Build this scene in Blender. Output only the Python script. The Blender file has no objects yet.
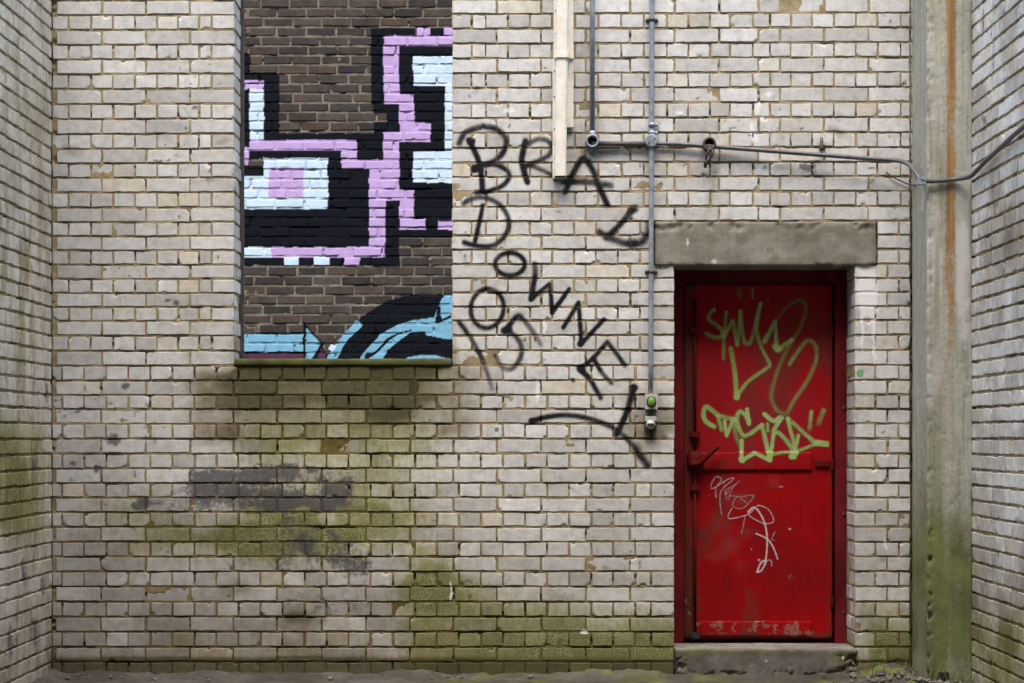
import bpy, bmesh, math, random
import numpy as np
from mathutils import Vector

random.seed(7)
RNG = np.random.default_rng(11)
scene = bpy.context.scene
COL = scene.collection

# ------------------------------------------------------------------ measures
S = 196.0          # photo pixels per metre on the plane of the main wall (y = 0)
D = 9.4            # distance camera - main wall
HZ = 437.0         # horizon row
CAM_Z = 1.213
WALL_T = 0.24
XL, XR = -460 / S, 460 / (S * 1.0375)
COL_D = 0.34       # how far the concrete column stands out of the wall


def kof(d):
    return (D + d) / (S * D)


def PT(px, py, d=0.0):
    """point standing d metres behind the main wall plane (negative: in front)"""
    k = kof(d)
    return Vector(((px - 512) * k, d, CAM_Z + (HZ - py) * k))


def wx(px):
    return (px - 512) / S


def wz(py):
    return CAM_Z + (HZ - py) / S


# ------------------------------------------------------------------ noise
def _hash(ix, iy, seed):
    n = (ix.astype(np.int64) * 374761393 + iy.astype(np.int64) * 668265263 + seed * 974634777) & 0xffffffff
    n = ((n ^ (n >> 13)) * 1274126177) & 0xffffffff
    n = n ^ (n >> 16)
    return (n & 0xffff) / 65535.0


def vnoise(x, y, seed=0):
    x = np.asarray(x, float); y = np.asarray(y, float)
    ix = np.floor(x); iy = np.floor(y)
    fx = x - ix; fy = y - iy
    fx = fx * fx * (3 - 2 * fx); fy = fy * fy * (3 - 2 * fy)
    a = _hash(ix, iy, seed); b = _hash(ix + 1, iy, seed)
    c = _hash(ix, iy + 1, seed); d = _hash(ix + 1, iy + 1, seed)
    return (a * (1 - fx) + b * fx) * (1 - fy) + (c * (1 - fx) + d * fx) * fy


def fbm(x, y, seed=0, octv=4):
    t = 0; a = 0.5; s = 0
    for i in range(octv):
        t = t + a * vnoise(x * 2 ** i, y * 2 ** i, seed + i * 17); s += a; a *= 0.5
    return t / s


def sstep(a, b, x):
    t = np.clip((x - a) / (b - a), 0, 1)
    return t * t * (3 - 2 * t)


def blob(px, py, cx, cy, rx, ry):
    return np.exp(-(((px - cx) / rx) ** 2 + ((py - cy) / ry) ** 2))


def boxm(px, py, x0, x1, y0, y1, sx, sy=None):
    sy = sy or sx
    return sstep(x0 - sx, x0 + sx, px) * (1 - sstep(x1 - sx, x1 + sx, px)) * \
        sstep(y0 - sy, y0 + sy, py) * (1 - sstep(y1 - sy, y1 + sy, py))


# ------------------------------------------------------------------ objects
def tag(o, label=None, cat=None, group=None, kind=None):
    if label: o['label'] = label
    if cat: o['category'] = cat
    if group: o['group'] = group
    if kind: o['kind'] = kind
    return o


def empty(name, loc=(0, 0, 0)):
    o = bpy.data.objects.new(name, None)
    COL.objects.link(o); o.location = loc
    o.empty_display_size = 0.05
    return o


def link(name, me, mats, parent=None, world=True):
    o = bpy.data.objects.new(name, me)
    COL.objects.link(o)
    for m in (mats if isinstance(mats, (list, tuple)) else [mats]):
        me.materials.append(m)
    if parent:
        o.parent = parent
        if world:
            r = parent
            off = Vector((0, 0, 0))
            while r:
                off += Vector(r.location); r = r.parent
            o.location = -off
    return o


def quadmesh(name, V, F, mats, parent=None, attrs=None, matidx=None, smooth=True):
    me = bpy.data.meshes.new(name)
    V = np.asarray(V, np.float32); F = np.asarray(F, np.int32)
    me.vertices.add(len(V)); me.vertices.foreach_set('co', V.ravel())
    me.loops.add(F.size); me.loops.foreach_set('vertex_index', F.ravel())
    me.polygons.add(len(F))
    me.polygons.foreach_set('loop_start', np.arange(0, F.size, 4, dtype=np.int32))
    me.polygons.foreach_set('loop_total', np.full(len(F), 4, np.int32))
    if matidx is not None:
        me.polygons.foreach_set('material_index', np.asarray(matidx, np.int32))
    me.polygons.foreach_set('use_smooth', np.full(len(F), smooth, bool))
    me.update(calc_edges=True); me.validate()
    for k, a in (attrs or {}).items():
        at = me.attributes.new(k, 'FLOAT_COLOR', 'POINT')
        at.data.foreach_set('color', np.asarray(a, np.float32).ravel())
    return link(name, me, mats, parent)


def bmobj(name, bm, mats, parent=None, smooth=False, bevel=0):
    if bevel:
        bmesh.ops.bevel(bm, geom=[e for e in bm.edges if e.is_manifold and e.calc_face_angle(0) > 0.6],
                        offset=bevel, segments=2, affect='EDGES', profile=0.6, clamp_overlap=True)
    me = bpy.data.meshes.new(name)
    bmesh.ops.recalc_face_normals(bm, faces=bm.faces)
    bm.to_mesh(me); bm.free()
    for p in me.polygons: p.use_smooth = smooth
    return link(name, me, mats, parent)


def bbox(bm, x0, x1, y0, y1, z0, z1):
    vs = [bm.verts.new(p) for p in [(x0, y0, z0), (x1, y0, z0), (x1, y1, z0), (x0, y1, z0),
                                    (x0, y0, z1), (x1, y0, z1), (x1, y1, z1), (x0, y1, z1)]]
    for f in [(0, 3, 2, 1), (4, 5, 6, 7), (0, 1, 5, 4), (1, 2, 6, 5), (2, 3, 7, 6), (3, 0, 4, 7)]:
        bm.faces.new([vs[i] for i in f])
    return vs


def catmull(pts, n=6):
    P = [Vector(p) for p in pts]
    if len(P) < 3: return P
    out = []
    for i in range(len(P) - 1):
        p0 = P[max(i - 1, 0)]; p1 = P[i]; p2 = P[i + 1]; p3 = P[min(i + 2, len(P) - 1)]
        for j in range(n):
            t = j / n
            out.append(0.5 * ((2 * p1) + (p2 - p0) * t + (2 * p0 - 5 * p1 + 4 * p2 - p3) * t * t +
                              (3 * p1 - p0 - 3 * p2 + p3) * t ** 3))
    out.append(P[-1])
    return out


def btube(bm, pts, r, seg=12, cap=True):
    P = [Vector(p) for p in pts]
    R = r if isinstance(r, (list, tuple)) else [r] * len(P)
    T = []
    for i in range(len(P)):
        t = (P[min(i + 1, len(P) - 1)] - P[max(i - 1, 0)]); t.normalize(); T.append(t)
    n = Vector((0, 0, 1)) if abs(T[0].z) < 0.9 else Vector((1, 0, 0))
    n = (n - T[0] * n.dot(T[0])).normalized()
    rings = []
    for i in range(len(P)):
        n = (n - T[i] * n.dot(T[i])).normalized()
        b = T[i].cross(n)
        rings.append([bm.verts.new(P[i] + (n * math.cos(2 * math.pi * k / seg) + b * math.sin(2 * math.pi * k / seg)) * R[i])
                      for k in range(seg)])
    for a, b in zip(rings, rings[1:]):
        for k in range(seg):
            bm.faces.new((a[k], a[(k + 1) % seg], b[(k + 1) % seg], b[k]))
    if cap:
        bm.faces.new(rings[0][::-1]); bm.faces.new(rings[-1])
    return rings


def blathe(bm, c, axis, prof, seg=28):
    """prof: list of (radius, distance along axis)"""
    ax = Vector(axis).normalized(); c = Vector(c)
    n = ax.orthogonal().normalized(); b = ax.cross(n)
    rings = []
    for r, h in prof:
        r = max(r, 1e-5)
        rings.append([bm.verts.new(c + ax * h + (n * math.cos(2 * math.pi * k / seg) + b * math.sin(2 * math.pi * k / seg)) * r)
                      for k in range(seg)])
    for a, d in zip(rings, rings[1:]):
        for k in range(seg):
            bm.faces.new((a[k], a[(k + 1) % seg], d[(k + 1) % seg], d[k]))
    bm.faces.new(rings[0][::-1]); bm.faces.new(rings[-1])


# ------------------------------------------------------------------ materials
class NT:
    def __init__(s, name):
        s.m = bpy.data.materials.new(name); s.m.use_nodes = True
        s.t = s.m.node_tree; s.t.nodes.clear()
        s.out = s.t.nodes.new('ShaderNodeOutputMaterial')
        s.b = s.t.nodes.new('ShaderNodeBsdfPrincipled')
        s.L(s.b.outputs[0], s.out.inputs[0])
        s.tc = None

    def L(s, a, b): s.t.links.new(a, b)

    def set(s, sock, v):
        if isinstance(v, bpy.types.NodeSocket): s.L(v, sock)
        elif isinstance(v, (tuple, list)):
            sock.default_value = tuple(v) + ((1,) if len(v) == 3 and len(sock.default_value) == 4 else ())
        else: sock.default_value = v

    def obj(s, scale=None):
        if not s.tc: s.tc = s.t.nodes.new('ShaderNodeTexCoord')
        o = s.tc.outputs['Object']
        if scale:
            mp = s.t.nodes.new('ShaderNodeMapping'); mp.inputs['Scale'].default_value = scale
            s.L(o, mp.inputs[0]); o = mp.outputs[0]
        return o

    def noise(s, scale, detail=4, rough=0.55, vec=None, dist=0):
        n = s.t.nodes.new('ShaderNodeTexNoise')
        n.inputs['Scale'].default_value = scale; n.inputs['Detail'].default_value = detail
        n.inputs['Roughness'].default_value = rough; n.inputs['Distortion'].default_value = dist
        s.L(vec if vec is not None else s.obj(), n.inputs['Vector'])
        return n.outputs['Fac']

    def math(s, op, a, b=0.0, clamp=False):
        n = s.t.nodes.new('ShaderNodeMath'); n.operation = op; n.use_clamp = clamp
        s.set(n.inputs[0], a); s.set(n.inputs[1], b)
        return n.outputs[0]

    def rng(s, v, a, b, c=0.0, d=1.0):
        n = s.t.nodes.new('ShaderNodeMapRange'); n.interpolation_type = 'SMOOTHSTEP'
        s.set(n.inputs['Value'], v)
        for k, x in zip(('From Min', 'From Max', 'To Min', 'To Max'), (a, b, c, d)): s.set(n.inputs[k], x)
        return n.outputs[0]

    def mix(s, f, a, b, mode='MIX'):
        n = s.t.nodes.new('ShaderNodeMix'); n.data_type = 'RGBA'; n.blend_type = mode
        s.set(n.inputs[0], f); s.set(n.inputs[6], a); s.set(n.inputs[7], b)
        return n.outputs[2]

    def attr(s, name):
        n = s.t.nodes.new('ShaderNodeAttribute'); n.attribute_name = name
        sp = s.t.nodes.new('ShaderNodeSeparateColor'); s.L(n.outputs['Color'], sp.inputs[0])
        return sp.outputs[0], sp.outputs[1], sp.outputs[2], n.outputs['Alpha'], n.outputs['Color']

    def bump(s, h, strength=0.3, dist=0.002):
        n = s.t.nodes.new('ShaderNodeBump'); n.inputs['Strength'].default_value = strength
        n.inputs['Distance'].default_value = dist
        s.set(n.inputs['Height'], h); s.L(n.outputs[0], s.b.inputs['Normal'])

    def fin(s, col, rough=0.7, metal=0.0, spec=0.3):
        s.set(s.b.inputs['Base Color'], col); s.set(s.b.inputs['Roughness'], rough)
        s.set(s.b.inputs['Metallic'], metal); s.set(s.b.inputs['Specular IOR Level'], spec)
        return s.m


def stains(n, col, moss, soot, white, brown):
    """weathering masks (attributes) broken up by noise"""
    n1 = n.noise(9, 6, 0.65); n2 = n.noise(38, 6, 0.7, dist=0.4); n3 = n.noise(120, 3)
    f = n.math('SUBTRACT', n.math('MULTIPLY', brown, 1.25), n.math('MULTIPLY', n.math('SUBTRACT', n1, 0.5), 0.9), True)
    f = n.math('MULTIPLY', f, n.rng(brown, 0, .15))
    col = n.mix(f, col, n.mix(1.0, col, (0.41, 0.355, 0.265), 'MULTIPLY'))
    drip = n.noise(1, 6, .65, n.obj((55, 55, 9)))
    f = n.math('ADD', n.math('MULTIPLY', moss, 1.15), n.math('ADD', n.math('MULTIPLY', n.math('SUBTRACT', n2, 0.52), 1.3), n.math('MULTIPLY', n.math('SUBTRACT', drip, 0.52), 1.2)), True)
    f = n.math('MULTIPLY', f, n.rng(moss, 0, .2))
    tint = n.mix(n.rng(n1, .35, .65), (0.66, 0.655, 0.36), (0.45, 0.455, 0.19))
    c2 = n.mix(1.0, col, tint, 'MULTIPLY')
    c2 = n.mix(n.rng(n.math('MULTIPLY', n3, moss), .46, .72), c2, (0.10, 0.105, 0.035))
    col = n.mix(f, col, c2)
    f = n.math('MULTIPLY', n.rng(brown, .70, 1.02), n.rng(n2, .25, .6, .6, 1))
    col = n.mix(n.math('MULTIPLY', f, .74), col, (0.046, 0.044, 0.017))
    f = n.math('MULTIPLY', n.rng(n.math('ADD', soot, n.math('ADD', n.math('MULTIPLY', n.math('SUBTRACT', n2, .5), 2.4), n.math('MULTIPLY', n.math('SUBTRACT', n1, .5), 2.2))), .12, .85), n.rng(soot, .02, .3))
    col = n.mix(n.math('MULTIPLY', f, .80), col, (0.045, 0.046, 0.058))
    f = n.math('MULTIPLY', n.rng(n.math('ADD', white, n.math('MULTIPLY', n.math('SUBTRACT', n2, .5), 1.3)), .3, .75), n.rng(white, .02, .2))
    col = n.mix(n.math('MULTIPLY', f, .72), col, (0.74, 0.75, 0.76))
    return col, n2, n3


def white_brick():
    n = NT('whitewashed_brick')
    tr, tg, tb, ta, _ = n.attr('tone')
    moss, soot, white, brown, _ = n.attr('stain')
    base = n.mix(tr, (0.435, 0.435, 0.425), (0.63, 0.638, 0.635))
    base = n.mix(n.math('MULTIPLY', tg, .6), base, (0.58, 0.51, 0.35))
    m = n.noise(22, 7, 0.65)
    base = n.mix(n.rng(m, .38, .72), base, n.mix(1.0, base, (0.78, 0.765, 0.735), 'MULTIPLY'))
    big = n.noise(2.6, 6, .7)
    base = n.mix(n.rng(big, .45, .75, 0, .7), base, n.mix(1.0, base, (0.74, 0.72, 0.69), 'MULTIPLY'))
    hs = n.noise(1, 4, 0.6, n.obj((16, 16, 210)))
    base = n.mix(n.rng(hs, .48, .75, 0, .45), base, n.mix(1.0, base, (0.72, 0.70, 0.66), 'MULTIPLY'))
    oc = n.noise(11, 5, .7, dist=.6)
    base = n.mix(n.math('MULTIPLY', n.rng(oc, .66, .82), .45), base, (0.46, 0.36, 0.19))
    st = n.noise(1, 5, 0.6, n.obj((70, 70, 6)))
    base = n.mix(n.rng(st, .5, .8, 0, .55), base, n.mix(1.0, base, (0.70, 0.68, 0.63), 'MULTIPLY'))
    # worn arrises and grime specks
    wear = n.noise(60, 5, 0.7)
    base = n.mix(n.math('MULTIPLY', n.rng(n.math('ADD', tb, n.math('MULTIPLY', wear, .9)), 1.2, 1.6), .6), base, (0.23, 0.195, 0.145))
    sp = n.noise(150, 2, 0.5)
    base = n.mix(n.rng(sp, .69, .76, 0, .7), base, (0.12, 0.10, 0.08))
    pit = n.noise(48, 3, 0.6, dist=.8)
    base = n.mix(n.rng(pit, .74, .78, 0, .8), base, (0.09, 0.07, 0.05))
    col, n2, n3 = stains(n, base, moss, soot, white, brown)
    n.bump(n.math('ADD', n.math('MULTIPLY', n2, .5), n.math('ADD', n.math('MULTIPLY', n3, .35), n.math('MULTIPLY', st, .3))), .45, .0025)
    return n.fin(col, n.rng(m, .3, .7, .5, .75), 0, .3)


def mortar_mat(name, a, b):
    n = NT(name)
    moss, soot, white, brown, _ = n.attr('stain')
    m = n.noise(14, 6, .6); g = n.noise(140, 4, .6)
    base = n.mix(n.rng(m, .35, .68), a, b)
    base = n.mix(n.rng(g, .5, .75, 0, .6), base, n.mix(1.0, base, (0.45, 0.42, 0.38), 'MULTIPLY'))
    col, n2, n3 = stains(n, base, moss, soot, white, brown)
    n.bump(n.math('ADD', g, n2), .7, .004)
    return n.fin(col, .92, 0, .15)


def dark_brick():
    n = NT('dark_stock_brick')
    tr, tg, tb, ta, _ = n.attr('tone')
    base = n.mix(tr, (0.021, 0.019, 0.019), (0.062, 0.051, 0.038))
    base = n.mix(n.math('MULTIPLY', tg, .7), base, (0.060, 0.037, 0.027))
    m = n.noise(11, 7, .7); g = n.noise(70, 5, .7)
    base = n.mix(n.rng(m, .35, .7), base, n.mix(1.0, base, (0.55, 0.55, 0.56), 'MULTIPLY'))
    base = n.mix(n.rng(g, .58, .8, 0, .7), base, (0.20, 0.18, 0.15))
    n.bump(g, .6, .004)
    return n.fin(base, .85, 0, .2)


def film_mat(name, col, rough=.5, var=.25):
    """sprayed paint: a film whose thin edge lets the wall show"""
    n = NT(name)
    r, g, b, a, c = n.attr('paint')
    nz = n.noise(90, 5, .65); n1 = n.noise(14, 4, .6)
    al = n.math('SUBTRACT', n.math('MULTIPLY', a, 1.16), n.math('MULTIPLY', n.rng(nz, .45, .75), var), True)
    al = n.math('MULTIPLY', al, n.rng(n1, .25, .45, .8, 1))
    tr = n.t.nodes.new('ShaderNodeBsdfTransparent'); mx = n.t.nodes.new('ShaderNodeMixShader')
    n.L(al, mx.inputs[0]); n.L(tr.outputs[0], mx.inputs[1]); n.L(n.b.outputs[0], mx.inputs[2]); n.L(mx.outputs[0], n.out.inputs[0])
    base = n.mix(n.rng(nz, .3, .7, 0, .35), c, n.mix(1.0, c, (0.72, 0.72, 0.72), 'MULTIPLY'))
    n.bump(nz, .3, .0015)
    return n.fin(base, rough, 0, .12)


def mural_mat():
    n = NT('mural_paint')
    r, g, b, a, c = n.attr('paint')
    nz = n.noise(18, 6, .65); g2 = n.noise(90, 4, .6)
    base = n.mix(n.rng(nz, .4, .75, 0, .6), c, n.mix(1.0, c, (0.74, 0.72, 0.74), 'MULTIPLY'))
    thin = n.noise(5, 7, .75)
    base = n.mix(n.rng(thin, .56, .78, 0, .5), base, n.mix(1.0, base, (0.62, 0.62, 0.64), 'MULTIPLY'))
    base = n.mix(n.rng(g2, .66, .76, 0, .45), base, (0.07, .06, .055))
    n.bump(g2, .4, .003)
    return n.fin(base, .8, 0, .05)


def concrete(name, a=(0.24, 0.23, 0.19), b=(0.34, 0.33, 0.28), masks=True, streak=.25, dirt=(0.10, .09, .075), rough=.88):
    n = NT(name)
    m = n.noise(5, 7, .65); g = n.noise(60, 6, .7); f = n.noise(230, 2, .6)
    v = n.noise(1, 5, .6, n.obj((45, 45, 2.2)))
    base = n.mix(n.rng(m, .35, .68), a, b)
    base = n.mix(n.rng(v, .42, .70, 0, streak), base, n.mix(1.0, base, (0.60, 0.57, 0.48), 'MULTIPLY'))
    base = n.mix(n.rng(g, .5, .75, 0, .7), base, n.mix(1.0, base, (0.6, 0.59, 0.57), 'MULTIPLY'))
    base = n.mix(n.rng(f, .66, .74, 0, .8), base, dirt)
    pit = n.noise(75, 3, .55, dist=.7)
    base = n.mix(n.rng(pit, .69, .74, 0, .85), base, dirt)
    crk = n.noise(7, 6, .7, dist=1.2)
    base = n.mix(n.rng(n.math('ABSOLUTE', n.math('SUBTRACT', crk, .5)), .012, .0, 0, .25), base, dirt)
    if masks:
        moss, rust, white, brown, _ = n.attr('stain')
        f1 = n.math('MULTIPLY', n.rng(n.math('ADD', rust, n.math('MULTIPLY', n.math('SUBTRACT', g, .5), 1.1)), .15, .95), n.rng(rust, .02, .2))
        base = n.mix(n.math('MULTIPLY', f1, .92), base, n.mix(n.rng(v, .35, .65), (0.36, 0.19, 0.060), (0.22, .115, .040)))
        f2 = n.math('MULTIPLY', n.math('ADD', n.math('MULTIPLY', moss, 1.15), n.math('MULTIPLY', n.math('SUBTRACT', g, .5), 1.0), True), n.rng(moss, 0, .2))
        base = n.mix(n.math('MULTIPLY', f2, .9), base, n.mix(n.rng(m, .35, .65), (0.150, 0.172, 0.045), (0.085, 0.102, 0.026)))
        f3 = n.math('MULTIPLY', n.rng(n.math('ADD', white, n.math('MULTIPLY', n.math('SUBTRACT', g, .5), 1.4)), .4, .75), n.rng(white, .02, .2))
        base = n.mix(n.math('MULTIPLY', f3, .75), base, (0.60, 0.59, 0.56))
        f4 = n.math('MULTIPLY', n.math('ADD', brown, n.math('MULTIPLY', n.math('SUBTRACT', m, .5), 1.0), True), n.rng(brown, 0, .2))
        base = n.mix(f4, base, n.mix(1.0, base, (0.42, 0.37, 0.30), 'MULTIPLY'))
    n.bump(n.math('ADD', n.math('MULTIPLY', g, .8), n.math('MULTIPLY', f, .5)), .6, .004)
    return n.fin(base, rough, 0, .2)


def door_paint(name, masks=True, a=(0.295, 0.0026, 0.0035), b=(0.225, 0.005, 0.007), wear=.62):
    n = NT(name)
    m = n.noise(3.2, 6, .65); g = n.noise(34, 7, .7); f = n.noise(140, 3, .6)
    v = n.noise(1, 5, .6, n.obj((60, 60, 3)))
    base = n.mix(n.rng(m, .36, .64), a, b)
    base = n.mix(n.rng(v, .5, .75, 0, .5), base, n.mix(1.0, base, (0.55, 0.6, 0.6), 'MULTIPLY'))
    base = n.mix(n.rng(f, .67, .73, 0, .8), base, (0.03, 0.012, .01))
    fade2 = n.noise(1.3, 7, .7, dist=.5)
    base = n.mix(n.rng(fade2, .48, .70, 0, .55), base, n.mix(1.0, base, (0.62, 0.9, 0.9), 'MULTIPLY'))
    if masks:
        scuff, chip, grime_shade, fade, _ = n.attr('stain')
        base = n.mix(n.math('MULTIPLY', fade, n.rng(m, .3, .6, .5, 1)), base, (0.255, 0.012, 0.018))
        fs = n.math('MULTIPLY', n.math('ADD', scuff, n.math('MULTIPLY', n.math('SUBTRACT', v, .5), 1.6), True), n.rng(scuff, 0, .25))
        base = n.mix(n.math('MULTIPLY', fs, .30), base, (0.14, 0.075, 0.07))
        fg = n.math('MULTIPLY', n.math('ADD', grime_shade, n.math('MULTIPLY', n.math('SUBTRACT', g, .5), 1.4), True), n.rng(grime_shade, 0, .25))
        base = n.mix(n.math('MULTIPLY', fg, .85), base, (0.045, 0.026, 0.018))  # dark mix covers grime and the shade painted down the left stile
        fc = n.math('MULTIPLY', n.rng(n.math('ADD', chip, n.math('MULTIPLY', n.math('SUBTRACT', g, .5), 2.0)), .62, .72), n.rng(chip, .02, .2))
        base = n.mix(n.math('MULTIPLY', fc, .6), base, n.mix(n.rng(f, .45, .55), (0.30, .21, .16), (0.10, .055, .035)))
    else:
        base = n.mix(n.rng(g, wear, wear + .10, 0, .8), base, (0.06, 0.025, 0.015))
    n.bump(n.math('ADD', n.math('MULTIPLY', g, .6), n.math('MULTIPLY', f, .3)), .25, .002)
    return n.fin(base, n.rng(g, .3, .7, .5, .7), 0, .04)


def metal(name, a, b, rough=.5, met=.6, rust=.0):
    n = NT(name)
    m = n.noise(25, 6, .65); g = n.noise(120, 4, .65)
    base = n.mix(n.rng(m, .35, .65), a, b)
    if rust:
        base = n.mix(n.rng(m, 1 - rust, 1.1 - rust, 0, .85), base, (0.10, 0.045, 0.02))
    base = n.mix(n.rng(g, .6, .75, 0, .5), base, n.mix(1.0, base, (0.5, .5, .5), 'MULTIPLY'))
    n.bump(g, .3, .001)
    return n.fin(base, n.rng(m, .3, .7, rough - .1, rough + .15), met, .4)


def plain(name, a, b, rough=.6, scale=30, dark=(0.1, .09, .08), amt=.4):
    n = NT(name)
    m = n.noise(scale, 6, .65); g = n.noise(scale * 5, 4, .65)
    base = n.mix(n.rng(m, .35, .65), a, b)
    base = n.mix(n.rng(g, .60, .74, 0, amt), base, dark)
    n.bump(g, .3, .002)
    return n.fin(base, rough, 0, .3)


M_BRICK = white_brick()
M_MORT = mortar_mat('lime_mortar', (0.245, 0.198, 0.115), (0.37, 0.305, 0.185))
M_MORTD = mortar_mat('old_mortar', (0.095, 0.086, 0.070), (0.165, 0.148, 0.118))
M_DBRICK = dark_brick()
M_SPRAY = film_mat('black_spray', None, .7, .2)
M_GREEN = film_mat('green_spray', None, .5, .30)
M_CHALK = film_mat('paint_marker', None, .6, .45)
M_MURAL = mural_mat()
M_CONC = concrete('column_concrete', (0.35, 0.355, 0.30), (0.48, 0.49, 0.43), streak=.7)
M_LINT = concrete('lintel_concrete', (0.165, 0.155, 0.125), (0.265, 0.25, 0.21))
M_STEP = concrete('step_concrete', (0.15, 0.135, 0.125), (0.25, 0.23, 0.215))
M_SILL = concrete('sill_concrete', (0.16, 0.15, 0.10), (0.24, 0.22, 0.16))
M_GROUND = concrete('yard_ground', (0.062, 0.056, 0.048), (0.115, 0.105, 0.09), dirt=(0.05, .045, .038))
M_RED = door_paint('red_door_paint')
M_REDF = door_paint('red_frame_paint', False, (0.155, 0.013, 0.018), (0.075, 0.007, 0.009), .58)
M_REDH = door_paint('red_hardware_paint', False, (0.12, 0.006, 0.008), (0.075, 0.006, 0.006), .52)
M_GALV = metal('galvanised_steel', (0.20, 0.235, 0.28), (0.30, 0.33, 0.37), .5, .35, .34)
M_COND = metal('dull_steel_conduit', (0.075, 0.078, 0.082), (0.13, 0.132, 0.135), .5, .35, .40)
M_RUST = metal('rusty_conduit', (0.055, 0.05, 0.048), (0.095, 0.085, 0.075), .55, .3, .45)
M_CREAM = plain('cream_paint', (0.66, 0.62, 0.53), (0.76, 0.73, 0.65), .5, 18, (0.16, .12, .08), .7)
M_BLACK = plain('black_bakelite', (0.012, 0.012, 0.013), (0.03, 0.028, 0.026), .5)
M_GREY = plain('grey_enamel', (0.36, 0.36, 0.33), (0.46, 0.45, 0.41), .5, 60, (0.12, .10, .07), .8)
M_BTN = plain('green_button', (0.09, 0.21, 0.03), (0.14, 0.28, 0.05), .35, 80, (0.05, .15, .02), .4)
M_CABLE = plain('cable_rubber', (0.05, 0.035, 0.03), (0.12, 0.055, 0.035), .6)
M_STONE = concrete('rubble_stone', (0.09, 0.082, 0.072), (0.20, 0.185, 0.165), masks=False)
M_LEAF = plain('dry_grass', (0.16, 0.145, 0.07), (0.10, 0.12, 0.035), .8)


# ------------------------------------------------------------------ brickwork
def bricks(rects, rng, cellf, bev=0.0013, depth=0.018, wob=0.0022, chip=.30, lowpoly=None, push=0.0015):
    """rects (u0,u1,v0,v1) -> u,v,w, brick index, edge flag, quads"""
    U, V, W, B, E, F = [], [], [], [], [], []
    off = 0
    for i, (u0, u1, v0, v1) in enumerate(rects):
        cell = cellf((u0 + u1) / 2, (v0 + v1) / 2)
        b = min(bev, (u1 - u0) * .2)
        nx = max(1, int(round((u1 - u0 - 2 * b) / cell))); ny = max(1, int(round((v1 - v0 - 2 * b) / cell)))
        us = np.concatenate([[u0, u0 + b], np.linspace(u0 + b * 1.5, u1 - b * 1.5, nx + 1), [u1 - b, u1]])
        vs = np.concatenate([[v0, v0 + b], np.linspace(v0 + b * 1.5, v1 - b * 1.5, ny + 1), [v1 - b, v1]])
        nu, nv = len(us), len(vs)
        u, v = np.meshgrid(us, vs)              # [nv, nu]
        w = np.zeros_like(u)
        # uneven arrises
        for cols, sg in (((0, 1, 2), 1), ((nu - 1, nu - 2, nu - 3), -1)):
            e = wob * (2 * vnoise(vs / .022, np.full(nv, i * 3.1 + sg), 5) - .35)
            for c in cols: u[:, c] += sg * e
        for rows, sg in (((0, 1, 2), 1), ((nv - 1, nv - 2, nv - 3), -1)):
            e = wob * (2 * vnoise(us / .030, np.full(nu, i * 5.7 + sg), 6) - .35)
            for r in rows: v[r, :] += sg * e
        edge = np.zeros_like(u); edge[0, :] = edge[-1, :] = edge[:, 0] = edge[:, -1] = 1
        w -= edge * b * .9
        # skew and tilt
        w += rng.normal(0, push) + (u - u.mean()) * rng.normal(0, .008) + (v - v.mean()) * rng.normal(0, .010)
        w += .0012 * (vnoise(u / .035, v / .03, 91 + i % 50) - .5)
        ring = np.maximum(edge * .6, 0)
        dmin = np.minimum(np.minimum(u - u0, u1 - u), np.minimum(v - v0, v1 - v))
        ring = np.exp(-np.maximum(dmin, 0) / .0032)
        # broken corners and edges
        k = rng.random()
        nchip = 0 if k > chip else (1 if k > chip * .3 else 2)
        for _ in range(nchip):
            if rng.random() < .6:
                cu = u0 if rng.random() < .5 else u1; cv = v0 if rng.random() < .5 else v1
                rr = rng.uniform(.008, .022)
            else:
                cu = rng.uniform(u0, u1); cv = v0 if rng.random() < .6 else v1
                rr = rng.uniform(.006, .014)
            dd = np.hypot((u - cu) * rng.uniform(.7, 1.2), v - cv) + .004 * (vnoise(u / .006, v / .006, 33) - .5)
            f = sstep(rr, rr * .35, dd)
            w -= f * min(.011, rr * .8)
            ring = np.maximum(ring, f * 1.3)
        n0 = nu * nv
        idx = np.arange(n0).reshape(nv, nu)
        q = np.stack([idx[:-1, :-1], idx[:-1, 1:], idx[1:, 1:], idx[1:, :-1]], -1).reshape(-1, 4)
        loop = np.concatenate([idx[0, :-1], idx[:-1, -1], idx[-1, :0:-1], idx[:0:-1, 0]])
        sk = n0 + np.arange(len(loop))
        nx2 = np.roll(np.arange(len(loop)), -1)
        q2 = np.stack([sk, sk[nx2], loop[nx2], loop], -1)
        U.append(np.concatenate([u.ravel(), u.ravel()[loop]])); V.append(np.concatenate([v.ravel(), v.ravel()[loop]]))
        W.append(np.concatenate([w.ravel(), np.full(len(loop), -depth)]))
        E.append(np.concatenate([ring.ravel(), np.ones(len(loop))]))
        B.append(np.full(n0 + len(loop), i)); F.append(np.concatenate([q, q2]) + off)
        off += n0 + len(loop)
    return [np.concatenate(a) for a in (U, V, W, B, E, F)]


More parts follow.
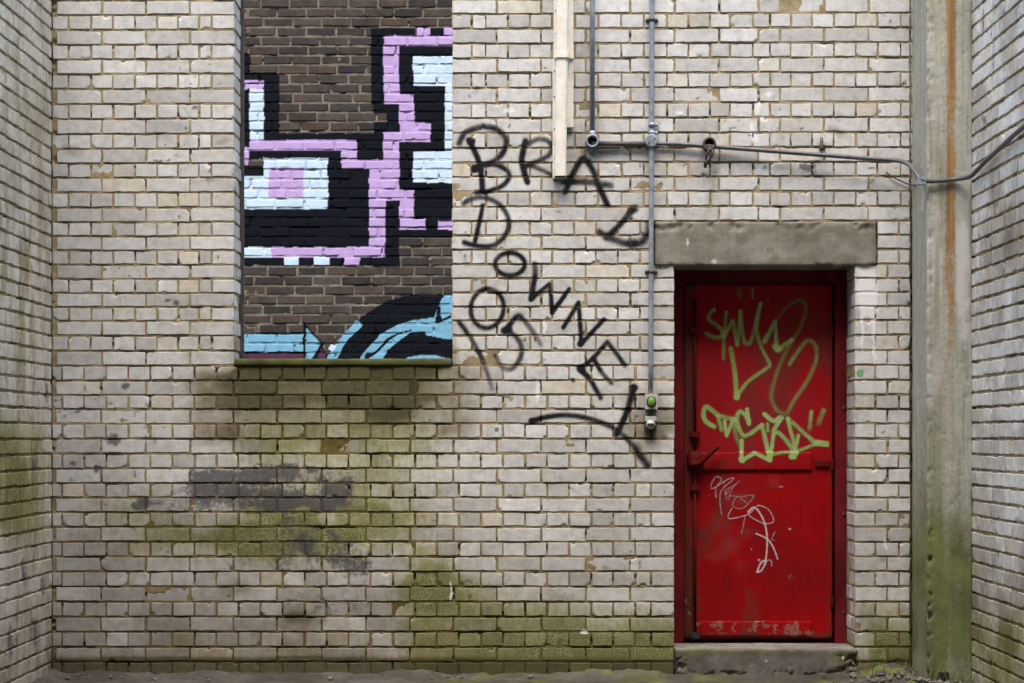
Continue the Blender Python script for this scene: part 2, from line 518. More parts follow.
def mortar(rects, cellf, base=-0.0041, amp=.0024, seed=3):
    U, V, F = [], [], []; off = 0
    for (u0, u1, v0, v1) in rects:
        c = cellf((u0 + u1) / 2, (v0 + v1) / 2)
        nx = max(1, int((u1 - u0) / c)); ny = max(1, int((v1 - v0) / c))
        u, v = np.meshgrid(np.linspace(u0, u1, nx + 1), np.linspace(v0, v1, ny + 1))
        idx = np.arange(u.size).reshape(u.shape) + off
        F.append(np.stack([idx[:-1, :-1], idx[:-1, 1:], idx[1:, 1:], idx[1:, :-1]], -1).reshape(-1, 4))
        U.append(u.ravel()); V.append(v.ravel()); off += u.size
    U = np.concatenate(U); V = np.concatenate(V); F = np.concatenate(F)
    W = base + amp * (fbm(U / .05, V / .05, seed, 3) - .5) * 2 - .013 * sstep(.60, .74, fbm(U / .12, V / .05, seed + 9, 3))
    return U, V, W, F


class Wall:
    """collects brick faces and mortar beds of one wall, in world space"""
    def __init__(s): s.P, s.F, s.M, s.T, s.uv, s.N = [], [], [], [], [], []; s.n = 0

    def add(s, u, v, w, F, org, Ud, Vd, Wd, mat, tone):
        org, Ud, Vd, Wd = [np.asarray(a, float) for a in (org, Ud, Vd, Wd)]
        P = org + u[:, None] * Ud + v[:, None] * Vd + w[:, None] * Wd
        s.P.append(P); s.F.append(F + s.n); s.M.append(np.full(len(F), mat)); s.T.append(tone)
        s.N.append(np.broadcast_to(Wd, P.shape)); s.n += len(P)

    def get(s): return [np.concatenate(a) for a in (s.P, s.F, s.M, s.T, s.N)]


def tones(nb, B, E, rng, lo=0.0, hi=1.0, warm=.06, extra=None, extraw=None):
    r = np.clip(rng.normal((lo + hi) / 2, (hi - lo) * .32, nb), 0, 1.15)
    dk = rng.random(nb) < .10; r[dk] = rng.uniform(-.35, .2, dk.sum())
    g = np.where(rng.random(nb) < warm, rng.uniform(.25, .9, nb), rng.uniform(0, .12, nb))
    if extra is not None: r = np.clip(r + extra, -.4, 1.6)
    if extraw is not None: g = np.clip(g + extraw, 0, 1)
    return np.stack([r[B], g[B], E, np.ones(len(B))], 1)


def film(name, P, F, N, alpha, color, mat, parent, thr=.015, off=.0013):
    keep = (alpha[F].max(1) > thr)
    Fk = F[keep]
    ids, inv = np.unique(Fk.ravel(), return_inverse=True)
    c = np.concatenate([np.broadcast_to(color, (len(P), 3))[ids] if np.ndim(color) == 1 else color[ids], alpha[ids, None]], 1)
    return quadmesh(name, P[ids] + N[ids] * off, inv.reshape(-1, 4), mat, parent, {'paint': c})


# ---- strokes sprayed by hand: list of (points, radius, soft, strength)
def crop(ox, oy, sc):
    return lambda pts: [(ox + a / sc, oy + b / sc) for a, b in pts]


def ell(cx, cy, rx, ry, a0=0, a1=360, rot=0, n=22):
    out = []
    for i in range(n + 1):
        t = math.radians(a0 + (a1 - a0) * i / n); x = rx * math.cos(t); y = ry * math.sin(t)
        r = math.radians(rot)
        out.append((cx + x * math.cos(r) - y * math.sin(r), cy + x * math.sin(r) + y * math.cos(r)))
    return out


def spray(px, py, strokes):
    keep = np.ones_like(px)
    for st in strokes:
        pts, rad, soft, stren = st[:4]
        soft = soft * 1.25
        s1 = st[4] if len(st) > 4 else stren
        P = catmull([(a, b, 0) for a, b in pts], 5) if len(pts) > 2 and not (len(st) > 5 and st[5]) else [Vector((a, b, 0)) for a, b in pts]
        xs = np.array([p.x for p in P]); ys = np.array([p.y for p in P])
        m = np.where((px > xs.min() - rad - soft) & (px < xs.max() + rad + soft) & (py > ys.min() - rad - soft) & (py < ys.max() + rad + soft))[0]
        if not len(m): continue
        best = np.zeros(len(m)); X = px[m]; Y = py[m]
        L = len(P) - 1
        for i in range(L):
            ax, ay, bx, by = xs[i], ys[i], xs[i + 1], ys[i + 1]
            dx, dy = bx - ax, by - ay
            t = np.clip(((X - ax) * dx + (Y - ay) * dy) / max(dx * dx + dy * dy, 1e-9), 0, 1)
            d = np.hypot(X - ax - t * dx, Y - ay - t * dy)
            a = (1 - sstep(rad - soft * .5, rad + soft, d)) * (stren + (s1 - stren) * (i + t) / L)
            best = np.maximum(best, a)
        keep[m] *= 1 - best
    return 1 - keep


# ------------------------------------------------------------------ MAIN WALL
CY = [8.3, 23, 37.7, 52.4, 67.1, 81.8, 96.8, 111.8, 126.8, 141.9, 156.5, 170.9, 185.2, 200.3, 215.3, 229.5,
      243.4, 258, 272, 286.4, 300.4, 314.4, 328.1, 343.5, 358.5, 373.2, 388.2, 402.2, 416.6, 431.3, 446.6, 461,
      476, 490.4, 505, 519.4, 534.4, 549.4, 564, 579.2, 594.2, 609.5, 624.2, 639.6, 654.6, 669.0, 683.5]
NUP = 15
CYX = [8.3 - 14.7 * (NUP - i) for i in range(NUP)] + CY      # courses above the frame too
BED = [CYX[0] - 7.35] + [(a + b) / 2 for a, b in zip(CYX, CYX[1:])] + [CYX[-1] + 7.3]


def lift(px, py):
    return -3.0 * np.clip(1 - py / 480, 0, 1.3) * np.clip((px - 52) / 860, 0, 1)


def rows_main():
    rects, info = [], []
    jr = random.Random(5)
    for i in range(len(CYX)):
        k = i - NUP
        y0, y1 = BED[i] + .95, BED[i + 1] - .95
        st = k % 2 == 0
        sec = []
        if k <= 24:
            if k > -7:       # window opening
                left = [57, 101.8, 146, 190, 234] if st else [52.6, 68.5, 91, 113, 135, 157, 178, 199, 211.5, 234]
                sec.append(left)
                a = [452.5]
            else:
                a = ([57 + 44.1 * q for q in range(9)] if st else [52.6] + [68.5 + 22.1 * q for q in range(18)]) + [452.5]
            if k <= 14:
                a += [496.9, 541.3, 585.7, 630.1, 674.5, 719, 758.5, 780, 824, 868.5, 910.6, 954] if st else \
                    [471.6, 486, 508, 530, 552, 575, 598, 621.5, 644, 667, 688.4, 710, 730, 753, 770, 791, 812, 834, 856, 877.6, 901, 910.6, 954]
                sec.append(a)
            elif k <= 17:
                sec.append(a + ([496.9, 541.3, 585.7, 630.1, 653.5] if st else [471.6, 486, 508, 530, 552, 574, 596, 618, 640, 653.5]))
                sec.append([877.5, 910.4] if st else [877.5, 899, 910.4])
            else:
                sec.append(a + ([496.9, 541.3, 585.7, 630.1, 674] if st else [471.6, 486, 508, 530, 552, 574, 596, 618, 640, 651, 674]))
                sec.append([855, 887.5, 910.4] if st else [855, 875.5, 899, 910.4])
        else:
            sec.append([56, 101, 145.5, 190, 233.5, 277, 321.5, 366, 410, 453.5, 497, 541, 586, 630, 674] if st else
                       [52.6] + [62 + 22.05 * q for q in range(27)] + [651, 674])
            if k <= 44: sec.append([855, 887.5, 910.4] if st else [855, 875.5, 899, 910.4])
            else: sec.append([858, 887.5, 910.4])
        for s_ in sec:
            for q, (a, b) in enumerate(zip(s_, s_[1:])):
                j0 = 0 if q == 0 else jr.uniform(-.5, .5)
                a2 = a + (0.0 if q == 0 else .8); b2 = b - (0.0 if q == len(s_) - 2 else .8)
                dy = lift((a + b) / 2, (y0 + y1) / 2) + jr.uniform(-.35, .35)
                rects.append((wx(a2 + j0), wx(b2), wz(y1 + dy), wz(y0 + dy)))
                info.append(k)
    return rects, info


def main_stain(px, py, br):
    n = fbm(px / 60, py / 40, 21); n2 = fbm(px / 18, py / 14, 22)
    ox, oy = px, py
    px = ox + 46 * (fbm(ox / 42, oy / 30, 23, 5) - .5); py = oy + 26 * (fbm(ox / 50, oy / 26, 24, 5) - .5)
    moss = 0.62 * boxm(px, py, 250, 428, 370, 446, 44, 30) * (0.65 + .6 * n)
    moss += 0.95 * boxm(px, py, 238, 450, 330, 378, 12, 10)
    moss += 0.6 * boxm(px, py, 225, 412, 500, 548, 34, 14) * sstep(.30, .6, n2 + .1)
    moss += 1.0 * blob(px, py, 208, 540, 62, 16) + .5 * blob(px, py, 130, 515, 55, 20) + .6 * blob(px, py, 290, 546, 50, 14) + .55 * boxm(px, py, 245, 435, 430, 560, 44, 24) * (.35 + n)
    edge = 556 + (px - 405) * .26 + 30 * (n - .5)
    moss += 0.80 * sstep(-16, 24, py - edge) * sstep(384, 424, px) * (1 - .4 * sstep(440, 470, px) * (1 - sstep(600, 625, py)))
    moss += .75 * blob(px, py, 440, 590, 40, 22) * sstep(398, 410, px)
    moss += .35 * sstep(612, 650, py) * sstep(470, 500, px)
    moss += .9 * sstep(596, 640, py) * sstep(850, 870, px)
    moss += .42 * boxm(px, py, 690, 672, 600, 683, 1)
    moss += .30 * sstep(628, 665, py) * (.4 + n)
    moss += .5 * blob(px, py, 651, 440, 8, 14)
    moss += .20 * boxm(px, py, 60, 110, 180, 216, 14) * n2
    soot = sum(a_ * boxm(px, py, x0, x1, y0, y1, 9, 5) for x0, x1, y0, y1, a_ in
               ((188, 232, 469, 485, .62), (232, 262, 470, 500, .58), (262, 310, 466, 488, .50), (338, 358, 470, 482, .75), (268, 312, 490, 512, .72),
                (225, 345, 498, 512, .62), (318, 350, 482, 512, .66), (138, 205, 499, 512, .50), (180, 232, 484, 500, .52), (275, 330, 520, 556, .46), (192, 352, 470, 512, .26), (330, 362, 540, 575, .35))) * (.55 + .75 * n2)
    soot += .30 * boxm(px, py, 230, 420, 575, 664, 50, 18) * sstep(.35, .7, n) + .22 * boxm(px, py, 60, 200, 600, 664, 40, 18) * n2
    soot += .42 * blob(px, py, 265, 560, 50, 14) * (n2 + .2) + .4 * blob(px, py, 350, 560, 40, 18) * n2
    px = ox + 3 * (fbm(ox / 4, oy / 4, 25) - .5); py = oy + 3 * (fbm(ox / 4, oy / 4, 26) - .5)
    soot += 1.3 * sum(blob(px, py, a, b, r, r * .8) for a, b, r in
                     ((168, 300, 3), (176, 302, 3), (126, 386, 4), (114, 440, 6), (72, 463, 3), (144, 503, 6), (803, 167, 4), (640, 148, 2), (810, 168, 5), (497, 430, 2)))
    soot += .45 * sstep(.83, .88, vnoise(ox / 5, oy / 4, 65)) * sstep(.55, .7, n) 
    soot += .55 * blob(px, py, 592, 153, 12, 8) + .4 * blob(px, py, 655, 128, 8, 6)
    px = ox + 5 * (fbm(ox / 8, oy / 8, 25) - .5); py = oy + 5 * (fbm(ox / 8, oy / 8, 26) - .5)
    white = 1.0 * sum(blob(px, py, a, b, rx, ry) for a, b, rx, ry in
                      ((757, 108, 4, 7), (768, 94, 4, 4), (756, 138, 4, 8), (763, 119, 3, 3), (545, 326, 2.5, 9), (537, 390, 2.5, 16),
                       (866, 292, 5, 22), (862, 330, 1.6, 30), (874, 330, 1.6, 42), (700, 118, 3, 3), 
                       (451, 592, 1.6, 14), (584, 632, 4, 3), (752, 128, 2, 10), (680, 112, 4, 3), (510, 110, 6, 3), (886, 545, 1.5, 8)))
    white += .20 * boxm(px, py, 868, 911, 40, 330, 6, 60) * (.5 + n)
    white += .56 * boxm(px, py, 852, 876, 268, 316, 5, 10) * (.3 + 1.1 * n2) + .34 * blob(px, py, 428, 556, 9, 6) + .34 * blob(px, py, 432, 578, 10, 6)
    px = ox + 40 * (fbm(ox / 42, oy / 30, 27, 5) - .5); py = oy + 22 * (fbm(ox / 50, oy / 26, 28, 5) - .5)
    brown = .66 * boxm(px, py, 192, 250, 370, 440, 16, 8) * (.6 + .7 * n2)
    brown += 1.15 * boxm(px, py, 238, 442, 330, 404, 26, 26) + .4 * boxm(px, py, 250, 420, 390, 446, 40, 22)
    brown += .55 * boxm(px, py, 438, 472, 362, 442, 16, 10) * (.4 + .9 * n2)
    brown += .55 * boxm(px, py, 626, 673, 392, 450, 9, 10)
    brown += .25 * boxm(px, py, 560, 600, 120, 170, 8) + .4 * blob(px, py, 706, 185, 5, 24)
    brown += .40 * sstep(570, 650, py) * (1 - sstep(420, 560, px)) * (.25 + .9 * n)
    brown += .8 * sstep(654, 662, oy)
    k = np.where(br < 0, 1.0, .62 + .76 * br)
    moss = moss * np.where(br < 0, 1.0, .84 + .32 * br); soot = soot * np.where(br < 0, .8, .75 + .6 * br); brown = brown * k
    gap_shade = (1 - sstep(1.0, 2.6, np.abs(ox - 911.5 + 2.2 * (vnoise(oy / 7, oy * 0, 66) - .5)))) * (.35 + .65 * sstep(120, 260, oy))
    brown = np.maximum(brown, 1.1 * gap_shade)  # shade in the ragged gap by the column, painted as a dark line
    us = boxm(px, py, 238, 444, 330, 392, 18, 34)
    moss = np.maximum(moss, .62 * boxm(px, py, 244, 440, 340, 440, 26, 26) * (.6 + .6 * n2))
    brown = np.maximum(brown, .45 * boxm(px, py, 250, 440, 330, 440, 30, 20))
    brown = np.maximum(brown, 1.06 * us)
    brown += .22 * sstep(400, 620, py) * (.3 + n) + .16 * sstep(430, 560, py) * (1 - sstep(380, 520, px)) * (.25 + n)
    brown += .55 * sum(blob(px, py, a, b, r, r * .6) for a, b, r in ((230, 140, 6), (82, 152, 9), (880, 560, 4), (840, 130, 8), (600, 570, 5), (300, 620, 20), (240, 590, 18)))
    moss = moss + .30 * (br < -.5) * sstep(.08, .4, moss)
    brown = brown + .12 * (br < -.5) * sstep(380, 480, oy)
    return np.stack([np.clip(moss, 0, 1.2), np.clip(soot, 0, 1.2), np.clip(white, 0, 1), np.clip(brown, 0, 1.1)], 1)


rects, rk = rows_main()
in_tag = lambda u, v: (wx(446) < u < wx(664)) and (wz(482) < v < wz(112))
cell_main = lambda u, v: .0055 if in_tag(u, v) else (.009 if v < wz(-20) else .05)
u, v, w, B, E, F = bricks(rects, RNG, cell_main)
NB = len(rects); B0 = B
cx = np.array([(r[0] + r[1]) / 2 * S + 512 for r in rects]); cyp = np.array([HZ - ((r[2] + r[3]) / 2 - CAM_Z) * S for r in rects])
ex = .10 * sstep(240, 520, cx) + .30 * sstep(866, 874, cx) * (1 - sstep(300, 420, cyp)) - .12 * sstep(420, 620, cyp)
# a few bricks that were patched in another colour
exw = np.zeros(NB)
for q in range(NB):
    if 190 < cx[q] < 250 and 366 < cyp[q] < 445: ex[q] -= .35; exw[q] += .25
    if 440 < cx[q] < 478 and 366 < cyp[q] < 445: ex[q] -= .25; exw[q] += .2
wall = Wall()
X_, Y_, Z_ = (1, 0, 0), (0, 1, 0), (0, 0, 1)
wall.add(u, v, w, F, (0, 0, 0), X_, Z_, (0, -1, 0), 0, tones(NB, B, E, RNG, .1, .9, .06, ex, exw))
z_top = wz(BED[0]); z_side = 3.72; z_wt = wz(BED[8]); z_w0 = wz(366.2); z_l0, z_l1 = wz(266), wz(221.5)
mr = [(XL, wx(234), z_w0, z_wt), (wx(452.5), wx(653.5), z_w0, z_wt), (XL, wx(452.5), z_wt, z_top), (wx(452.5), XR, z_wt, z_top),
      (XL, wx(446), -.05, z_w0), (wx(446), wx(674), wz(482), z_w0), (wx(446), wx(674), -.05, wz(482)),
      (wx(653.5), wx(877.5), z_l1, z_wt), (wx(653.5), wx(674), z_w0, z_l0), (wx(877.5), XR, z_l0, z_wt), (wx(855), XR, -.05, z_l0)]
mu, mv, mw, MF = mortar(mr, lambda a, b: .0065)
wall.add(mu, mv, mw, MF, (0, 0, 0), X_, Z_, (0, -1, 0), 1, np.tile([.5, 0, 0, 1.], (len(mu), 1)))


def reveal(x, sgn, zlo, zhi, ks):
    """brick ends seen in the side of an opening; sgn = facing direction in x"""
    rr = []
    for i in range(len(CYX)):
        a, b = wz(BED[i + 1] - 1.15), wz(BED[i] + 1.15)
        px = x * S + 512
        dy = float(lift(px, (BED[i] + BED[i + 1]) / 2)) / S
        a -= dy; b -= dy
        if b <= zlo + .02 or a >= zhi - .02: continue
        if (i - NUP) % 2 == 0: rr += [(.004, .106, a, b), (.115, .222, a, b)]
        else: rr += [(.004, .222, a, b)]
    u, v, w, B, E, F = bricks(rr, RNG, lambda a, b: .012, push=.003)
    Fq = F if sgn > 0 else F[:, ::-1]
    wall.add(u, v, w, Fq, (x, 0, 0), Y_, Z_, (sgn, 0, 0), 0, tones(len(rr), B, E, RNG, .1, .8, .1))
    mu, mv, mw, MF = mortar([(0.008, WALL_T, zlo, zhi)], lambda a, b: .012)
    wall.add(mu, mv, mw, MF if sgn > 0 else MF[:, ::-1], (x, 0, 0), Y_, Z_, (sgn, 0, 0), 1, np.tile([.5, 0, 0, 1.], (len(mu), 1)))


reveal(wx(234), 1, z_w0, z_wt, None); reveal(wx(452.5), -1, z_w0, z_wt, None)
reveal(wx(674), 1, 0.0, z_l0, None); reveal(wx(855), -1, 0.0, z_l0, None)
# back skin of the wall (solid core), drawn as plain mortar
core = [(XL, wx(234), -.05, z_top), (wx(234), wx(452.5), -.05, z_w0), (wx(234), wx(452.5), z_wt, z_top),
        (wx(452.5), wx(674), -.05, z_top), (wx(674), wx(855), z_l0, z_top), (wx(855), XR, -.05, z_top)]
cu, cv, cw, CF = mortar(core, lambda a, b: .2, 0, 0)
wall.add(cu, cv, cw * 0, CF[:, ::-1], (0, WALL_T, 0), X_, Z_, (0, 1, 0), 1, np.tile([.5, 0, 0, 1.], (len(cu), 1)))
tu = np.array([XL, XR, XR, XL]); tv = np.array([0, 0, WALL_T, WALL_T])
wall.add(tu, tv, np.zeros(4), np.array([[0, 1, 2, 3]]), (0, 0, z_top), X_, Y_, Z_, 1, np.tile([.5, 0, 0, 1.], (4, 1)))
hu = np.array([wx(234), wx(452.5), wx(452.5), wx(234)])
wall.add(hu, tv, np.zeros(4), np.array([[3, 2, 1, 0]]), (0, 0, z_w0), X_, Y_, Z_, 1, np.tile([.5, 0, 0, 1.], (4, 1)))
P, F, MI, T, N = wall.get()
PX = P[:, 0] * S + 512; PY = HZ - (P[:, 2] - CAM_Z) * S
BRK = np.full(len(P), -1.); br_ = np.random.default_rng(77).random(NB); BRK[:len(B0)] = br_[B0]
ST = main_stain(PX, PY, BRK)
inr = P[:, 1] > .03
ST[inr, 3] *= .4
WALL = quadmesh('brick_wall', P, F, [M_BRICK, M_MORT], None, {'tone': T, 'stain': ST}, MI)
tag(WALL, 'tall whitewashed brick wall facing the yard, with open window hole, black lettering and green damp stains', 'wall')

# dark strip added in the hole for the shade line at the left reveal
bm = bmesh.new(); bbox(bm, wx(234) + .0005, wx(234) + .019, .205, .232, z_w0 + .05, z_wt - .002)
bmobj('reveal_shade_strip', bm, M_RUST, WALL, False, .003)
# ---- black lettering on the main wall
c1 = crop(450, 110, 4.88); c2 = crop(440, 100, 3.417); c3 = crop(455, 230, 4.88); c4 = crop(520, 270, 3.414); c5 = crop(440, 280, 3.417)
LET = [
    (c1([(92, 148), (125, 210), (145, 265), (154, 330), (158, 385)]), 2.5, 1.6, .95),
    (c1([(45, 162), (70, 115), (110, 92), (160, 80), (215, 88), (255, 115), (275, 150), (265, 195), (235, 235), (190, 260), (150, 270), (118, 288)]), 2.3, 2.4, .72, .85),
    (c1([(118, 288), (160, 268), (210, 264), (260, 280), (288, 310), (280, 345), (245, 375), (190, 395), (125, 402)]), 2.1, 1.8, .9, .8),
    (c1([(98, 150), (108, 152)]), 3.4, 1.8, .9), (c1([(118, 285), (128, 285)]), 3.6, 1.8, .9),
    (c1([(65, 455), (100, 436), (150, 425), (200, 436), (245, 465), (280, 515), (286, 570), (262, 620), (220, 655), (170, 665), (110, 657), (70, 645)]), 2.0, 2.0, .6, .95),
    (c1([(160, 465), (145, 540), (122, 640)]), 2.0, 1.5, .95),
    (c1([(368, 150), (355, 210), (350, 250), (362, 300), (378, 350)]), 2.9, 1.7, .82, .97),
    (c1([(385, 162), (430, 142), (475, 150), (497, 180), (485, 215), (450, 240), (395, 262), (372, 272)]), 2.2, 2.2, .62, .7),
    (c1([(385, 268), (440, 290), (495, 315), (522, 342)]), 1.9, 1.8, .6, .8),
    (c2([(428, 312), (450, 260), (475, 215), (490, 200), (520, 235), (545, 300), (572, 358)]), 2.6, 2.2, .8, .9),
    (c2([(422, 279), (500, 279), (584, 292)]), 2.9, 2.4, .9, .55),
    (c2([(658, 372), (620, 420), (568, 470)]), 2.6, 2.2, .9, .9), (c2([(655, 375), (662, 372)]), 4.2, 2.4, .8),
    (c2([(545, 450), (590, 474), (640, 490), (690, 482), (712, 450), (712, 420)]), 2.7, 2.6, .75, .5),
    (c2([(650, 488), (660, 490)]), 3.5, 3, .5),
    (c3(ell(268, 166, 72, 55, -60, 300)), 2.0, 1.7, .92, .85),
    (c3([(388, 165), (391, 215), (383, 270), (372, 335)]), 2.6, 1.8, .55, .97),
    (c4([(38, 100), (70, 72), (100, 48), (106, 90), (110, 145)]), 2.0, 1.4, .95, .95, 1), (c4([(110, 145), (168, 64)]), 1.9, 1.4, .95),
    (c4([(148, 195), (200, 112), (210, 250), (286, 168)]), 2.0, 1.4, .95, .95, 1),
    (c4([(210, 245), (206, 252)]), 3.2, 1.3, .95),
    (c4([(205, 338), (250, 300), (298, 245), (330, 285), (358, 325)]), 2.1, 1.6, .95, .7, 1),
    (c4([(250, 300), (280, 350), (312, 385)]), 2.1, 1.6, .95, .7), (c4([(205, 336), (240, 375), (275, 435)]), 2.3, 1.6, .95, .75),
    (c4([(180, 375), (182, 376)]), 2.0, 1.2, .9), (c4([(205, 335), (212, 342)]), 3.6, 1.6, .9),
    (c4([(388, 402), (362, 490), (330, 560)]), 2.7, 1.8, .85, .9), (c4([(386, 400), (390, 402)]), 4.0, 2, .6),
    (c4([(40, 515), (90, 501), (160, 495), (230, 505), (300, 530), (340, 552), (380, 592), (408, 630), (436, 672)]), 2.2, 1.9, .95, .5),
    (c4([(40, 515), (44, 515)]), 3.2, 1.4, .9), (c4([(395, 605), (432, 665)]), 4.2, 3.5, .4, .3),
    (c3(ell(157, 382, 80, 96, -250, 105, 8)), 2.0, 1.8, .85, .8),
    (c3([(245, 492), (300, 422), (330, 432), (375, 490), (418, 558)]), 2.2, 2.2, .95, .35), (c3([(240, 490), (262, 484)]), 3.4, 2, .85),
    (c3([(262, 492), (305, 530), (326, 585), (310, 640), (270, 678), (230, 665), (200, 615)]), 2.1, 2.3, .75, .5),
    (c5([(65, 142), (100, 190), (132, 245), (160, 315), (178, 372)]), 1.9, 2.0, .85, .35),
    ([(608, 240), (640, 244), (647, 232)], 3, 5, .18),
    ([(588, 150), (600, 155), (615, 150)], 3, 5, .22),
]
sel = (PX > 446) & (PX < 668) & (PY > 112) & (PY < 482) & (P[:, 1] < .02)
al = np.zeros(len(P)); al[sel] = spray(PX[sel], PY[sel], [(t[0], t[1] * .80, t[2] * 1.05) + tuple(t[3:]) for t in LET])
al *= np.where(BRK < 0, .72, 1.0) * (.70 + .55 * fbm(PX / 11, PY / 9, 93, 3)); al = np.clip(al, 0, 1)
FI = F[sel[F].all(1)]
g = film('graffiti', P, FI, N, al, np.array([.009, .009, .012]), M_SPRAY, WALL)
g['label'] = 'sprayed black capital letters and numerals curving down the white bricks'
# green dab beside the door
dab = (P[:, 1] < .02) * (1 - sstep(3.0, 4.6, np.hypot((PX - 860) * 1.2, (PY - 373)))) * .85
dab[(PX < 840)] = 0
g = film('paint_dab', P, F, N, dab, np.array([.16, .40, .14]), M_GREEN, WALL)


# ------------------------------------------------------------------ slabs with masks (lintel, sill, step, column)
def slab(name, x0, x1, y0, y1, z0, z1, cell, mat, parent, maskf, rough=.002, chipf=None, seed=1, round_=.008):
    """box whose six faces are fine grids; edges rounded and worn"""
    V, F = [], []; off = 0

    def face(o, a, b, na, nb):
        nonlocal off
        s_, t_ = np.meshgrid(np.linspace(0, 1, na + 1), np.linspace(0, 1, nb + 1))
        Pq = np.array(o) + s_.reshape(-1, 1) * np.array(a) + t_.reshape(-1, 1) * np.array(b)
        idx = np.arange(len(Pq)).reshape(s_.shape) + off
        F.append(np.stack([idx[:-1, :-1], idx[:-1, 1:], idx[1:, 1:], idx[1:, :-1]], -1).reshape(-1, 4))
        V.append(Pq); off += len(Pq)
    dx, dy, dz = x1 - x0, y1 - y0, z1 - z0
    nx, ny, nz = [max(2, int(d / cell)) for d in (dx, dy, dz)]
    face((x0, y0, z0), (dx, 0, 0), (0, 0, dz), nx, nz)
    face((x1, y1, z0), (-dx, 0, 0), (0, 0, dz), nx, nz)
    face((x0, y1, z0), (0, -dy, 0), (0, 0, dz), ny, nz)
    face((x1, y0, z0), (0, dy, 0), (0, 0, dz), ny, nz)
    face((x0, y0, z1), (dx, 0, 0), (0, dy, 0), nx, ny)
    face((x0, y1, z0), (dx, 0, 0), (0, -dy, 0), nx, ny)
    V = np.concatenate(V); F = np.concatenate(F)
    # weld
    key = np.round(V / 1e-5).astype(np.int64)
    _, first, inv = np.unique(key, axis=0, return_index=True, return_inverse=True)
    V = V[first]; F = inv.reshape(-1)[F]
    c = np.array([(x0 + x1) / 2, (y0 + y1) / 2, (z0 + z1) / 2]); h = np.array([dx, dy, dz]) / 2
    # rounding: shrink to inner box then push out by radius, radius wobbles
    r = round_ * (.5 + vnoise(V[:, 0] / .04 + V[:, 1] / .05, V[:, 2] / .04, seed)[:, None])
    r = np.minimum(r, h.min() * .8)
    q = V - c; inner = np.clip(q, -(h - r), h - r); dlt = q - inner
    ln = np.linalg.norm(dlt, axis=1, keepdims=True)
    nrm = dlt / np.maximum(ln, 1e-9)
    V2 = c + inner + nrm * r
    V2 += nrm * (rough * 2 * (fbm(V[:, 0] / .09 + V[:, 1] / .11, V[:, 2] / .09 + V[:, 1] / .05, seed + 3) - .5))[:, None]
    if chipf is not None: V2 -= nrm * chipf(V)[:, None]
    st_ = maskf(V)
    return quadmesh(name, V2, F, mat, parent, {'stain': st_})


def z4(n, *a):
    return np.stack([np.clip(x, 0, 1.1) if not np.isscalar(x) else np.full(n, float(x)) for x in a], 1)


def lint_mask(V):
    px = V[:, 0] * S + 512; py = HZ - (V[:, 2] - CAM_Z) * S
    n = fbm(px / 14, py / 10, 41)
    return z4(len(V), .12 * n, 0, .9 * blob(px, py, 687, 242, 2.2, 6) + .9 * blob(px, py, 714, 262, 4, 4) + .3 * (n > .66), .35 * sstep(.5, .7, n))


slab('lintel', wx(654.5), wx(876.5), -.012, WALL_T, z_l0, wz(221.8), .012, M_LINT, WALL, lint_mask, .004,
     lambda V: .012 * sstep(.55, .75, fbm(V[:, 0] / .035, V[:, 2] / .03, 77)) * (np.abs(V[:, 2] - wz(226)) < .02) +
     .010 * sstep(.5, .8, fbm(V[:, 0] / .03, V[:, 2] / .02, 78)) * (V[:, 2] < z_l0 + .012), 4, .007)['label'] = 'rough grey concrete lintel over the red door'


def sill_mask(V):
    px = V[:, 0] * S + 512
    n = fbm(px / 20, V[:, 2] / .02, 43)
    return z4(len(V), .85 + .6 * (n - .4) - .5 * sstep(425, 445, px), 0, 0, .6 + .3 * n)


slab('window_sill', wx(235.2), wx(451.6), -.010, WALL_T, z_w0 + .001, wz(358.6), .012, M_SILL, WALL, sill_mask, .003, None, 9, .006)['label'] = 'mossy sill at the foot of the open window hole'
slab('window_lintel', wx(226), wx(460), -.006, WALL_T - .01, z_wt + .002, z_wt + .15, .03, M_LINT, WALL, lint_mask, .003, None, 10)


